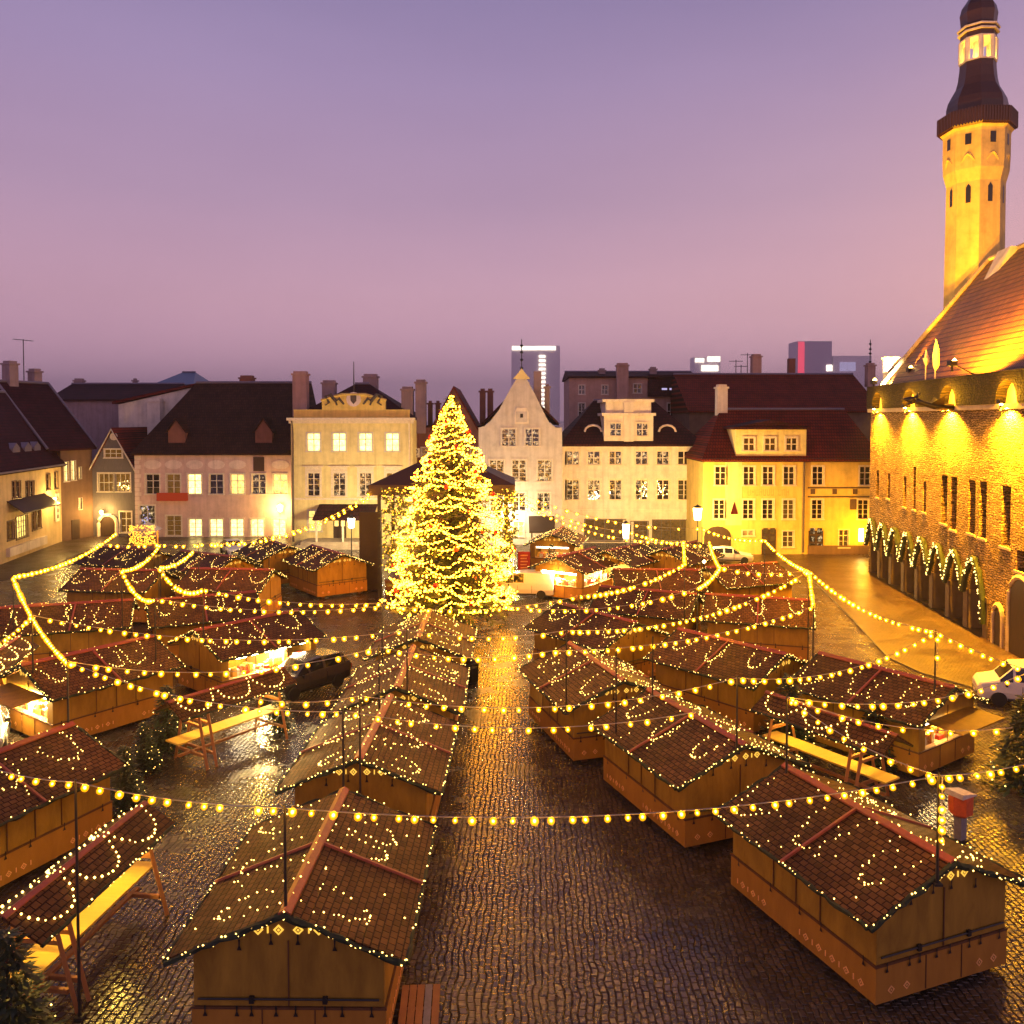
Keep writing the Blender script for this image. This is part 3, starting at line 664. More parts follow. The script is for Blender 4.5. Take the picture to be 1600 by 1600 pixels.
m = MB(); m.tube([(.25, -.6, ze-.05), (.25, -.14, ze-.9), (.25, -.14, .3)], .08, 6); b.part('downpipe', m, M['w_dark'])
m = MB(); m.tube([(b.W-.3, -.6, ze-.05), (b.W-.3, -.14, ze-.9), (b.W-.3, -.14, .3)], .08, 6); b.part('downpipe', m, M['w_cream'])
# --- red-brown gabled house behind the tree
b = Bld('narrow_brown_house', 'narrow red-brown gabled house hidden behind the top of the Christmas tree', (652, 842), (762, 842), d=12)
ze = b.z(700, 668); xr = b.at(709, 650)[0]; zr = b.z(709, 607)
w = b.wins([668, 745], 700, 728, 18)
b.wall(M['redw'], ze, w); 
for r in w: b.window(r, 'pane_dim', rows=3)
x0, x1 = b.at(676, 660)[0], b.at(744, 660)[0]
m = MB(); m.prism([(x0, ze), (x1, ze), (xr, zr)], 'y', 0, .4); b.part('gable', m, M['redw']); b.roof_front(M['redtile'], x0, x1, ze, zr, xr=xr)
m = MB(); m.box(0, x0, .1, 11, ze-.02, ze+.2); m.box(x1, b.W, .1, 11, ze-.02, ze+.2); rf = b.part('flat_roof', m, M['slate'])
for px in (754, 766): b.chimney(px, 9, 613, 650, 3, M['redw'], rf)
for px in (672, 684): b.chimney(px, 7, 632, 650, 3, M['redw'], rf)
r = b.rect(765, 716, 784, 728)
b.part('shop_sign', MB().box(r[0], r[1], -1.0, -.85, r[2], r[3]), M['neon_b'], label='small blue lit shop sign')
b.part('sign_bracket', MB().box(r[0]-.4, r[0], -.95, .01, r[2]+.3, r[2]+.4), M['iron'])
r = b.rect(646, 700, 657, 714); sg = b.part('hanging_sign', MB().box(r[0], r[1], -.8, -.7, r[2], r[3]), M['sign_w'])
m = MB(); uu = (r[0]+r[1])/2; zz = (r[2]+r[3])/2
m.tube([(uu-.18, -.82, zz+.25), (uu, -.82, zz+.38), (uu+.18, -.82, zz+.22), (uu+.12, -.82, zz), (uu-.1, -.82, zz-.12), (uu-.2, -.82, zz-.36), (uu+.24, -.82, zz-.36)], .05, 4); b.part('lettering', m, M['letters'], parent=sg)

# --- grey-white gabled house with finial
b = Bld('stepped_gable_house', 'grey-white house with a tall curved gable, finial and sparkling windows', (748, 851), (878, 851), d=14)
ze = b.z(815, 668); zr = b.z(815, 592)
w1 = b.wins([795, 831.5], 670, 697, 22); w1 = []
w2 = b.wins([776, 811, 851], 719, 752, 22); w3 = b.wins([776, 811, 849.5], 770, 798, 20); w4 = [b.rect(802, 815, 818, 838)]
b.wall(M['greyw'], ze, w2+w3+w4)
xa = b.at(815, 600)[0]
prof = [(0, ze), (b.W, ze)]
for px, py in ((868, 668), (858, 660), (845, 635), (834, 612), (826, 597), (821, 590), (809, 590), (803, 598), (795, 612), (780, 640), (768, 656), (757, 666)): prof.append(b.at(px, py))
m = MB(); m.prism(prof, 'y', 0, .5); gb = b.part('gable', m, M['greyw'])
w1 = b.wins([795, 831.5], 670, 697, 22)
for r in w1: b.window(r, 'pane_spark', rows=4, proud=True)
for i, r in enumerate(w2): b.window(r, 'pane_spark', rows=5)
for r in w3: b.window(r, 'pane_spark', rows=4)
for r in w4: b.window(r, 'pane_lit', rows=3)
nr = b.rect(804, 640, 826, 662); uc = (nr[0]+nr[1])/2
m = MB(); m.prism([(nr[0], nr[2]), (nr[1], nr[2]), (nr[1], nr[3]-.3), (uc+.5, nr[3]+.2), (uc-.5, nr[3]+.2), (nr[0], nr[3]-.3)], 'y', -.07, .01)
nc = b.part('niche', m, M['beige']); m = MB(); m.box(nr[0]+.16, nr[1]-.16, -.09, -.07, nr[2]+.16, nr[3]-.2); b.part('niche_panel', m, M['greyw'], parent=nc)
zz = (nr[2]+nr[3])/2; b.part('niche_opening', MB().box(uc-.15, uc+.15, -.1, -.09, zz-.1, zz+.3), M['black'], parent=nc)
m = MB(); m.prism([(uc-.9, zr), (uc+.9, zr), (uc+.35, zr+.6), (uc, zr+1.1), (uc-.35, zr+.6)], 'y', -.15, .55); fin = b.part('finial', m, M['yellowp'])
m = MB(); m.tube([(uc, .2, zr+1.0), (uc, .2, b.z(818, 530))], .05, 5)
for k, py in enumerate((575, 562, 550, 540)): m.octa((uc, .2, b.z(818, py)), .2)
b.part('spike', m, M['iron'], parent=fin)
rf = b.roof_front(M['slate'], .4, b.W-.4, ze+.3, zr-.8, y0=.5, over=.1)
b.chimney(840, 12, 580, 640, 5, M['purplew'], rf, cap=False); b.chimney(855, 8, 606, 650, 6, M['purplew'], rf)
m = MB(); u0, u1 = b.at(826, 835)[0], b.at(866, 835)[0]; zt = b.z(846, 806)
m.prism([(-2.6, zt-1.3), (.02, zt), (.02, zt-.15), (-2.6, zt-1.45)], 'x', u0, u1); b.part('porch_roof', m, M['canopy'])
for x in (u0+.2, u1-.4): m = MB(); m.box(x, x+.15, -2.5, -2.35, 0, zt-1.4); b.part('porch_post', m, M['darkdoor'])
lu, lz = b.at(797, 803); o = b.part('wall_lamp', wall_lantern(lu, -(1.1+.5)/2, lz, .3), M['lamp_w']); lamp('wall_lamp_light', 'POINT', (lu, -1.7, lz), 1700, (1, .72, .36), o, .25)

# --- beige house with central dormer
b = Bld('beige_house', 'wide beige house with a dark hipped roof and a tall two-window central dormer', (878, 848), (1096, 848), d=14)
ze = b.z(985, 696); zr = b.z(985, 626, 7)
xs = [895, 928, 961.5, 1002.5, 1036, 1069]
w1 = b.wins(xs, 705, 726, 19); w2 = b.wins(xs, 750, 781, 19)
gl = [b.rect(914, 812, 977, 845), b.rect(986, 815, 1012, 845), b.rect(1020, 813, 1078, 845)]
b.wall(M['beige'], ze, w1+w2+gl, rev=.5)
for i, r in enumerate(w1): b.window(r, 'pane_spark' if i < 5 else 'pane', rows=2, frame=M['w_cream'], trim=.18)
for i, r in enumerate(w2): b.window(r, 'pane_spark' if i < 4 else 'pane', rows=4, frame=M['w_cream'], trim=.18)
for r in gl: b.window(r, 'pane_dim', rows=2, cols=4, frame=M['w_dark'], trim=.1, sill=False, depth=.35, name='shopfront')
m = MB(); m.box(-.2, b.W+.2, -.4, .2, ze-.15, ze+.12); zc = b.z(985, 738); m.box(0, b.W, -.06, .01, zc-.12, zc+.12); zc = b.z(985, 798); m.box(0, b.W, -.16, .01, zc-.15, zc+.15)
uc = b.at(982, 740)[0]
m.box(uc-.55, uc+.55, -.05, .012, 0, ze-.16); m.box(0, .5, -.05, .012, 0, ze-.16); m.box(b.W-.5, b.W, -.05, .012, 0, ze-.16); b.part('cornice', m, M['creamw'])
rf = b.roof_par(M['slate'], ze+.12, zr, hip0=4.2, hip1=4.2)
u0, u1 = b.at(944, 660)[0], b.at(1021, 660)[0]; z1 = b.z(982, 648); z2 = b.z(982, 628)
m = MB(); m.box(u0, u1, .1, 6, ze+.13, z1); m.box(u0+.2, u1-.2, .3, 6, z1, z2)
m.box(u0-.25, u1+.25, -.1, 6, z1-.12, z1+.18); m.box(u0-.15, u1+.1, .1, 6, z2, z2+.3); m.box(uc-.5, uc+.5, .0, .1, ze+.13, z2)
dm = b.part('dormer', m, M['creamw'], parent=rf)
for px in (962, 1003.5):
    r = b.rect(px-9, 661, px+9, 681); ww = b.window(r, 'pane_spark', rows=2, proud=True, frame=M['w_cream']); ww.parent = b.t; ww.location.y = .1
for px in (926, 1041):
    a, z = b.at(px, 670, 2.2); m = MB(); m.tube([(a-.9, 1.6, z-.3)]+[(a+.9*math.cos(math.pi-t*math.pi/6), 1.6, z-.3+.7*math.sin(t*math.pi/6)) for t in range(7)]+[(a+.9, 2.4, z-.3)], .12, 5); b.part('eyebrow_vent', m, M['pinkpale'], parent=rf)
m = MB(); m.box(uc-2.2, uc+2.2, -.9, .0, b.z(985, 806)-.3, b.z(985, 806)-.05)

m = MB(); m.tube([(b.W-.25, -.5, ze-.1), (b.W-.25, -.14, ze-.8), (b.W-.25, -.14, .3)], .08, 6); b.part('downpipe', m, M['w_dark'])
# --- buildings behind
b2 = Bld('mauve_house', 'dim mauve house with a tall lit chimney standing behind the beige house', (889, 806), (1090, 806), d=12)
ze = b2.z(985, 588); 
w = b2.wins([909, 945], 602, 616, 9)+b2.wins([909, 945, 1048], 630, 655, 10)+[b2.rect(990, 600, 1002, 614)]
b2.wall(M['pinkhi'], ze, w)
for r in w: b2.window(r, 'pane', rows=2, trim=.1)
rf = b2.roof_par(M['slate'], ze, ze+.9); b2.chimney(973, 18, 572, 640, -1.5, M['pinkhi'], rf); b2.chimney(941, 10, 580, 588, 3, M['purplew'], rf); b2.chimney(1021, 10, 578, 590, 3, M['purplew'], rf)
m = MB(); u0, u1 = b2.at(1012, 600)[0], b2.at(1080, 600)[0]; zz = b2.z(1045, 620)
m.prism([(-.9, zz), (.02, ze+.2), (.02, zz)], 'x', u0, u1); mr = b2.part('mansard', m, M['slate'])
for px in (1038, 1050):
    m = MB(); a, z = b2.at(px, 609, -.5); m.box(a-.35, a+.35, -.62, -.4, z-.22, z+.22); b2.part('skylight', m, M['neon_v'], parent=mr)
b2 = Bld('long_red_roofed_house', 'long house under a huge dark red roof behind the yellow house', (1076, 822), (1372, 822), d=18)
ze = b2.z(1220, 642); zr = b2.z(1220, 585, 9); b2.wall(M['brownw'], ze, zr=zr); rf = b2.roof_par(M['redtile'], ze, zr)
b2.chimney(1183, 14, 558, 590, 9, M['pinkhi'], rf); b2.chimney(1238, 10, 560, 585, 9, M['redw'], rf, cap=False); b2.chimney(1362, 12, 572, 590, 8, M['pinkhi'], rf)
m = MB(); u, z = b2.at(1362, 575, 8); m.tube([(u, 8.5, z), (u, 8.5, b2.z(1362, 530, 8))], .06, 5)
for py in (565, 552, 545, 537): m.octa((u, 8.5, b2.z(1362, py, 8)), .22)
b2.part('weather_vane', m, M['iron'], parent=rf)
for px, py in ((1168, 552), (1150, 562), (1158, 570)):
    m = MB(); u, z = b2.at(px, py, 9); m.tube([(u, 9, zr), (u, 9, z)], .05, 4); m.tube([(u-.9, 9, z-.2), (u+.9, 9, z-.2)], .04, 4); b2.part('antenna', m, M['iron'], parent=rf)

# --- yellow house on the right
b = Bld('yellow_house', 'bright yellow three-storey house with a dark red roof beside the town hall', (1098, 866), (1372, 866), d=13)
ze = b.z(1230, 718); zr = b.z(1230, 640, 6.5)
w1 = b.wins([1126, 1170.5, 1200.5, 1233, 1278, 1352], 729, 758, 17); w2 = b.wins([1124, 1169.5, 1200, 1232, 1277, 1349], 781, 811, 17)
w3 = [b.rect(1160, 829, 1178, 837), b.rect(1223, 830, 1240, 855), b.rect(1311, 828, 1326, 855)]
b.wall(M['yellow'], ze, w1+w2+w3)
for i, r in enumerate(w1): b.window(r, 'pane', rows=3, frame=M['w_cream'])
for i, r in enumerate(w2): b.window(r, 'pane' if i not in (3,) else 'pane_dim', rows=4, frame=M['w_cream'])
for r in w3: b.window(r, 'pane_dim', rows=3, frame=M['w_cream'], trim=.1)
rf = b.roof_par(M['redtile'], ze, zr, hip0=3.4, hip1=1.2)
b.chimney(1129, 16, 607, 640, 6, M['creamw'], rf)
u0, u1 = b.at(1150, 700)[0], b.at(1260, 700)[0]; z1 = b.z(1205, 671)
m = MB(); m.box(u0, u1, .05, 7, ze+.02, z1); dm = b.part('dormer', m, M['yellowp'], parent=rf)
m = MB(); m.box(u0-.3, u1+.3, -.35, 7, z1, z1+.2); m.prism([(u0-.3, z1+.2), (u1+.3, z1+.2), ((u0+u1)/2, z1+.95)], 'y', -.2, 7); b.part('dormer_roof', m, M['slate'], parent=rf)
for r in b.wins([1170, 1203, 1236.5], 684, 704, 17): ww = b.window(r, 'pane', rows=2, proud=True, frame=M['w_cream']); ww.location.y = .05
m = MB(); m.box(-.2, b.W+.2, -.35, .2, ze-.12, ze+.1); ub = b.at(1262, 780)[0]
for py in (762, 776): zz = b.z(1310, py); m.box(ub, b.W, -.05, .011, zz-.07, zz+.07)
b.part('cornice', m, M['w_dark'])
m = MB(); u = b.at(1146, 770)[0]; m.box(u-.8, u+.8, -.05, .012, 2.8, ze-.13); b.part('pilaster', m, M['yellowp'])
for px in (1270, 1304, 1336): m = MB(); r = b.rect(px-3.5, 764, px+3.5, 772); m.box(r[0], r[1], -.06, .013, r[2], r[3]); b.part('plaque', m, M['w_dark'])
m = MB(); r = b.rect(1328, 780, 1338, 796); m.box(r[0], r[1], -.06, .013, r[2], r[3]); b.part('plaque', m, M['w_dark'])
m = MB(); x = 1168.5                                   # faded painted lettering, no longer legible
random.seed(5)
for k in range(11):
    if k == 7: continue
    r = b.rect(1168.5+k*6, 764.5, 1168.5+k*6+4.3, 774.5); wv = (r[1]-r[0])*.22
    m.box(r[0], r[0]+wv, -.012, .008, r[2], r[3]); m.box(r[1]-wv, r[1], -.012, .008, r[2], r[3])
    q = random.choice((0, 1, 2)); zz = [r[3]-.1, (r[2]+r[3])/2, r[2]][q]; m.box(r[0]+wv, r[1]-wv, -.012, .008, zz, zz+.1)
b.part('faded_lettering', m, M['faded'])
m = MB(); u = b.at(1255, 780)[0]; m.tube([(u, -.18, ze-.1), (u, -.18, .2)], .1, 6); b.part('downpipe', m, M['w_dark'])
m = MB(); r = b.rect(1100, 822, 1142, 856); ac = (r[0]+r[1])/2; rr = (r[1]-r[0])/2; hh = r[3]
m.prism([(r[0], 0), (r[1], 0)]+[(ac+rr*math.cos(t*math.pi/8), hh-rr*.75+rr*.75*math.sin(t*math.pi/8)) for t in range(9)], 'y', -.06, .02); b.part('arched_gate', m, M['darkdoor'])
for nm_, rc in (('door', (1190, 827, 1212, 866)), ('door', (1263, 829, 1286, 866))):
    r = b.rect(*rc); m = MB(); m.box(r[0], r[1], -.07, .02, 0, r[3]); dd = b.part(nm_, m, M['darkdoor'])
    m = MB()
    for q in (0, 1):
        for k in range(3): x = r[0]+.12+q*(r[1]-r[0])/2; m.box(x, x+(r[1]-r[0])/2-.24, -.09, -.07, .5+k*.75, 1.05+k*.75)
    b.part('door_panes', m, M['pane_dim'] if rc[0] < 1200 else M['pane_spark'], parent=dd)
b.part('plinth', MB().box(b.at(1262, 860)[0], b.W, -.1, .01, 0, .85), M['brownw'])
m = MB(); u, z = b.at(1147, 795); m.prism([(u-.35, z-.5), (u+.35, z-.5), (u, z+.7)], 'y', -.12, .01); b.part('festive_sign', m, M['neon_g'], label='small red lit triangle')
r = b.rect(1342, 826, 1349, 846); o = b.part('lit_doorway', MB().box(r[0], r[1], -.06, .01, r[2], r[3]), M['lamp_y']); lamp('doorway_light', 'POINT', (r[0], -1.2, 2.5), 700, SODIUM, o, .2)

# --- misty towers far off
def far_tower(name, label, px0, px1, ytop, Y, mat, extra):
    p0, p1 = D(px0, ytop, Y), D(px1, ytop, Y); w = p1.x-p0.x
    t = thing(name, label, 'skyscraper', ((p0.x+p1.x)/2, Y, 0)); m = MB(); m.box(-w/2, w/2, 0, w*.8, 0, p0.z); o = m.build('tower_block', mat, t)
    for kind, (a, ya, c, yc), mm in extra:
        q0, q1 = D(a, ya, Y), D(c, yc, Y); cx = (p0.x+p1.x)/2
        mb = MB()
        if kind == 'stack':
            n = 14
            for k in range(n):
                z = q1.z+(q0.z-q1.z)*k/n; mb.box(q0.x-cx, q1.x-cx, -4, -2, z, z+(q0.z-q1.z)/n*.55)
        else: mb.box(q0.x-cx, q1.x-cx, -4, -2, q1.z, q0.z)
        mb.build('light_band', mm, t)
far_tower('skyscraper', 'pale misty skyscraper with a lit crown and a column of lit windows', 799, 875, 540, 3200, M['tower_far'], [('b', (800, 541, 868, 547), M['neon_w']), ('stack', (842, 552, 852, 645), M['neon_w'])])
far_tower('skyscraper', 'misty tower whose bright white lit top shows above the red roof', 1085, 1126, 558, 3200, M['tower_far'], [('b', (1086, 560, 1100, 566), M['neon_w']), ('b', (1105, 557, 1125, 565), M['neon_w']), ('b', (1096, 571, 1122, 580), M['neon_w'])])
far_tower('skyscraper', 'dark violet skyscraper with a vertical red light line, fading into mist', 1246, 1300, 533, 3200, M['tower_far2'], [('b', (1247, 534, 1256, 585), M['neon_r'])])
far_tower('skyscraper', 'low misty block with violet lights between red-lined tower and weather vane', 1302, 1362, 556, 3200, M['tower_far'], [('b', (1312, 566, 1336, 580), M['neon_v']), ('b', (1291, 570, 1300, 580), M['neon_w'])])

# --- town hall
b = Bld('town_hall', 'floodlit medieval stone town hall with arcade, steep tiled roof and slender tower', (1357, 893), (1600, 1031), d=14.5, cat='town hall')
TH = b
LEN = 44.0
pc = [(1363.5, 813), (1381, 812), (1399, 822), (1417, 831), (1440, 840), (1465.5, 854), (1493, 862), (1526, 877)]
zs_ = b.z(1500, 641); ztop = b.z(1500, 588)
u_last = b.at(1526, 880)[0]; sp = (u_last-1.35)/7; ARC = [1.35+sp*k for k in range(8)]
zpk, zsp = b.z(1526, 878), b.z(1508, 918)
hw = sp*.39
# upper wall with slit windows
wr = [(1369.5, 735, 1373.5, 777), (1386.5, 739, 1390.5, 779), (1411.5, 745, 1416, 792), (1427, 729, 1431, 796), (1442, 752, 1447, 800), (1470.5, 742, 1480, 818), (1485.5, 745, 1495, 828), (1513, 750, 1524, 834), (1530, 752, 1541.5, 841), (1565, 759, 1579, 855), (1588, 862, 1612, 895)]
wins = [b.rect(*r) for r in wr]
z5 = zpk+.35
holes = [w for w in wins if w[2] > z5]
lowh = [w for w in wins if w[2] <= z5]
b.wall(M['stone'], zs_, holes+lowh, x0=0, x1=LEN, rev=.75, z0=z5)
for w in holes+lowh:
    a, c2, z0, z1 = w
    m = MB(); m.box(a, c2, .70, .74, z0, z1)
    for k in range(1, 5): m.box(a, c2, .66, .70, z0+(z1-z0)*k/5-.03, z0+(z1-z0)*k/5+.03)
    m.box((a+c2)/2-.04, (a+c2)/2+.04, .655, .70, z0, z1)
    ow = b.part('window', m, M['w_dark']); m = MB(); m.box(a+.01, c2-.01, .69, .695, z0+.01, z1-.01); b.part('pane', m, M['pane'], parent=ow)
    m = MB(); m.box(a-.12, c2+.12, -.1, .7, z0-.14, z0-.002); b.part('sill', m, M['ashlar'], parent=ow)
# arcade storey
m = MB(); mi = MB()
def archz(x, c):
    t = min(1, abs(x-c)/hw); return zsp+(zpk-zsp)*(1-t**1.75)
xprev = 0.0; ARCTOP = z5
def vq(x0, z0, x1, z1, top): m.quad((x0, 0, z0), (x1, 0, z1), (x1, 0, top), (x0, 0, top))
for c in ARC:
    vq(xprev, 0, c-hw, 0, z5)
    n = 14
    for k in range(n):
        xa, xb = c-hw+2*hw*k/n, c-hw+2*hw*(k+1)/n
        vq(xa, archz(xa, c), xb, archz(xb, c), z5)
        mi.quad((xa, 0, archz(xa, c)), (xb, 0, archz(xb, c)), (xb, 1.0, archz(xb, c)), (xa, 1.0, archz(xa, c)))
    for x in (c-hw, c+hw): mi.quad((x, 0, 0), (x, 1.0, 0), (x, 1.0, zsp), (x, 0, zsp))
    xprev = c+hw
vq(xprev, 0, LEN, 0, z5)
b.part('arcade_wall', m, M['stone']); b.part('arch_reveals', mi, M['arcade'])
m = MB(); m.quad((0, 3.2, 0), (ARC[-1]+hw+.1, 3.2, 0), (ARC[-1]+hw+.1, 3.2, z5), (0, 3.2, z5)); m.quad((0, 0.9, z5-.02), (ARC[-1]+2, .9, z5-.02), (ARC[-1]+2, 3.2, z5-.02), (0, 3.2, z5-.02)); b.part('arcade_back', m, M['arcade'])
for i in range(8):
    x = ARC[i]+sp/2 if i < 7 else ARC[i]+hw+.28
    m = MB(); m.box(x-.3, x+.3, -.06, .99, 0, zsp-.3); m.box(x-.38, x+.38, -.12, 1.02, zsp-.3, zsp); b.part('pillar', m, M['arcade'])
# gothic doors in the near part
for (px, ya, yb, wpx, nme) in ((1561, 945, 1010, 15, 'gothic_door'), (1597, 902, 1030, 40, 'gothic_portal')):
    uc = b.at(px, 960)[0]; u0 = b.at(px-wpx/2, 960)[0]; u1 = b.at(px+wpx/2, 960)[0]; wz = b.z(px, ya); w2 = (u1-u0)/2; uc = (u0+u1)/2
    prof = [(u0, 0), (u1, 0), (u1, wz*.62)]+[(uc+w2*math.cos(t*math.pi/10), wz*.62+wz*.38*math.sin(t*math.pi/10)**.8) for t in range(1, 10)]+[(u0, wz*.62)]
    m = MB(); m.prism(prof, 'y', -.05, .01); dd = b.part(nme, m, M['darkdoor'])
    m = MB(); m.tube([(p[0], -.03, p[1]) for p in prof[1:]]+[(prof[0][0], -.03, 0)], .16, 6); b.part('door_arch', m, M['ashlar'], parent=dd)
# string course and parapet with blind arches
m = MB(); m.box(-.2, LEN, -.22, .35, zs_, zs_+.3); b.part('string_course', m, M['ashlar'])
m = MB(); zp0 = zs_+.3
PAR = [b.at(px, 620)[0] for px in (1376, 1426, 1487, 1580)]
step = 2.55
na = int(LEN/4.6)
arcs = PAR+[PAR[-1]+5.0, PAR[-1]+9.5, PAR[-1]+14]
aw_ = 1.35; xprev = -.2
def pq(x0, z0, x1, z1, top): m.quad((x0, -.3, z0), (x1, -.3, z1), (x1, -.3, top), (x0, -.3, top))
for c in arcs:
    pq(xprev, zp0, c-aw_, zp0, ztop); n = 10
    for k in range(n):
        xa, xb = c-aw_+2*aw_*k/n, c-aw_+2*aw_*(k+1)/n
        f = lambda x: zp0+(ztop-zp0)*.72*math.sqrt(max(0, 1-((x-c)/aw_)**2))
        pq(xa, f(xa), xb, f(xb), ztop); m.quad((xa, -.3, f(xa)), (xb, -.3, f(xb)), (xb, .32, f(xb)), (xa, .32, f(xa)))
    xprev = c+aw_
pq(xprev, zp0, LEN, zp0, ztop)
m.quad((-.2, .32, zp0), (LEN, .32, zp0), (LEN, .32, ztop), (-.2, .32, ztop)); m.quad((-.2, -.3, ztop), (LEN, -.3, ztop), (LEN, .6, ztop), (-.2, .6, ztop)); m.quad((-.2, -.3, zp0), (-.2, .6, zp0), (-.2, .6, ztop), (-.2, -.3, ztop))
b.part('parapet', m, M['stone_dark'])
for c in arcs: m = MB(); m.quad((c-aw_-.1, .3, zp0), (c+aw_+.1, .3, zp0), (c+aw_+.1, .3, ztop-.05), (c-aw_-.1, .3, ztop-.05)); b.part('parapet_recess', m, M['ashlar'])
# roof: verge at the far end, ridge towards the viewer
vR = 9.2
ue, zee = b.at(1405, 602, .6); 
zr = b.z(1556, 403, vR); ur = b.at(1556, 392, vR)[0]
m = MB(); e0 = .4
m.add([(e0, .55, ztop-.3), (LEN, .55, ztop-.3), (LEN, vR, zr), (e0, vR, zr), (e0, 2*vR-.5, ztop-.3), (LEN, 2*vR-.5, ztop-.3)], [(0, 1, 2, 3), (3, 2, 5, 4), (0, 3, 4), (1, 5, 2), (0, 4, 5, 1)])
rf = b.part('roof', m, M['th_tile'])
m = MB(); m.tube([(e0-.05, .5, ztop-.2), (e0-.05, vR, zr+.12)], .22, 6); m.tube([(e0, vR, zr+.1), (LEN, vR, zr+.1)], .2, 6); b.part('verge', m, M['ashlar'], parent=rf)
m = MB(); u, z = b.at(1568, 395, vR-.6); m.add([(u-.9, vR-1.9, zr-2.6), (u+.5, vR-1.5, zr-2.2), (u+1.2, vR-.6, zr+.2), (u-1.0, vR-.6, zr+.2), (u-.9, vR-.5, zr-2.6), (u+.5, vR-.3, zr-2.2), (u+1.2, vR, zr+.2), (u-1.0, vR, zr+.2)],
      [(0, 1, 2, 3), (4, 7, 6, 5), (0, 4, 5, 1), (1, 5, 6, 2), (2, 6, 7, 3), (3, 7, 4, 0)]); b.part('roof_chimney', m, M['whitew'], parent=rf)
m = MB(); m.quad((e0+.1, .6, 0), (e0+.1, 2*vR-.5, 0), (e0+.1, 2*vR-.5, ztop-.3), (e0+.1, .6, ztop-.3)); b.part('end_wall', m, M['stone'])
# white lit chimney on the far corner
u0, z0 = b.at(1384, 604, 1.0); u1, z1 = b.at(1397, 562, 1.0)
cw = abs(b.at(1400, 580, -.1)[0]-b.at(1383, 580, -.1)[0])
# tower
def oct_r(r): return r/math.cos(math.pi/8)
tc = D(1522.5, 400, 0.001+75.6); TX, TY = tc.x, tc.y
tl = b.t.matrix_basis.inverted() if False else (Matrix.Translation(b.t.location) @ Matrix.Rotation(b.t.rotation_euler.z, 4, 'Z')).inverted()
tloc = tl @ Vector((TX, TY, 0)); tcx = (tloc.x, tloc.y)
def tz(py): return D(1522.5, py-2, TY-2.2).z
def tr(w): return w/2/FPX*TY*.885
ph = math.pi/8+R(8)
m = MB(); m.lathe([(tr(96), 0), (tr(95), tz(480)), (tr(93), tz(282))], 8, tcx, ph); tw = b.part('tower', m, M['tower'])
m = MB(); m.lathe([(tr(93), tz(282)), (tr(104), tz(262)), (tr(106), tz(240)), (tr(106), tz(205)), (tr(108), tz(201)), (tr(118), tz(196))], 8, tcx, ph); b.part('tower_head', m, M['tower'], parent=tw)
rr0 = tr(106)*math.cos(math.pi/8)
for k in range(8):
    a = ph+math.pi/8+k*math.pi/4
    for dx in (-.0,):
        nrm = Vector((math.cos(a), math.sin(a), 0)); tg = Vector((-nrm.y, nrm.x, 0)); c0 = Vector((tcx[0], tcx[1], 0))+nrm*(rr0-.02)+tg*dx
        z0, z1 = tz(225), tz(208)
        q = [c0-tg*.24, c0+tg*.24]; q2 = [p+nrm*.05 for p in q]
        m = MB(); m.add([(*q[0].xy, z0), (*q[1].xy, z0), (*q[1].xy, z1), (*q[0].xy, z1), (*q2[0].xy, z0), (*q2[1].xy, z0), (*q2[1].xy, z1), (*q2[0].xy, z1)], [(4, 5, 6, 7), (0, 1, 5, 4), (1, 2, 6, 5), (2, 3, 7, 6), (3, 0, 4, 7)]); b.part('tower_opening', m, M['black'], parent=tw); m = MB()
        r1 = tr(93.5)*math.cos(math.pi/8); c0 = Vector((tcx[0], tcx[1], 0))+nrm*(r1-.01); z0, z1 = tz(316), tz(286)
        q = [c0-tg*.2, c0+tg*.2]; q2 = [p+nrm*.04 for p in q]; zm = z1-.3
        m.add([(*q2[0].xy, z0), (*q2[1].xy, z0), (*q2[1].xy, zm), (*(c0+nrm*.04).xy, z1), (*q2[0].xy, zm)], [(0, 1, 2, 3, 4)]); b.part('tower_window', m, M['black'], parent=tw)
m = MB()
for k in range(8):           # pointed corbel arches under the head
    a = ph+math.pi/8+k*math.pi/4; nrm = Vector((math.cos(a), math.sin(a), 0)); tg = Vector((-nrm.y, nrm.x, 0)); half = tr(106)*math.sin(math.pi/8)*.86
    c0 = Vector((tcx[0], tcx[1], 0))+nrm*(rr0+.02)
    pth = []
    for t in range(9):
        s = -1+2*t/8; zz = tz(268)+(tz(240)-tz(268))*(1-abs(s)**1.6); p = c0+tg*s*half-nrm*(.35*(1-(zz-tz(268))/(tz(240)-tz(268)))); pth.append((p.x, p.y, zz))
    m.tube(pth, .13, 5)
b.part('corbel_arches', m, M['tower'], parent=tw)
m = MB(); m.lathe([(tr(116), tz(197)), (tr(124), tz(193)), (tr(124), tz(172)), (tr(122), tz(170)), (tr(118), tz(172)), (tr(112), tz(190)), (tr(80), tz(190))], 8, tcx, ph, capz=False)
for k in range(8):
    a0, a1 = ph+k*math.pi/4, ph+(k+1)*math.pi/4
    for t in range(10):
        f0 = (t+.5)/10; x = tcx[0]+tr(125)*((1-f0)*math.cos(a0)+f0*math.cos(a1)); y = tcx[1]+tr(125)*((1-f0)*math.sin(a0)+f0*math.sin(a1)); m.box(x-.05, x+.05, y-.05, y+.05, tz(195), tz(170))
b.part('gallery', m, M['spire'], parent=tw)
m = MB(); m.lathe([(tr(98), tz(188)), (tr(98), tz(165)), (tr(97), tz(155)), (tr(92), tz(145)), (tr(80), tz(134)), (tr(68), tz(124)), (tr(62), tz(112)), (tr(58), tz(95)), (tr(57), tz(84))], 8, tcx, ph); b.part('bulb_spire', m, M['spire'], parent=tw)
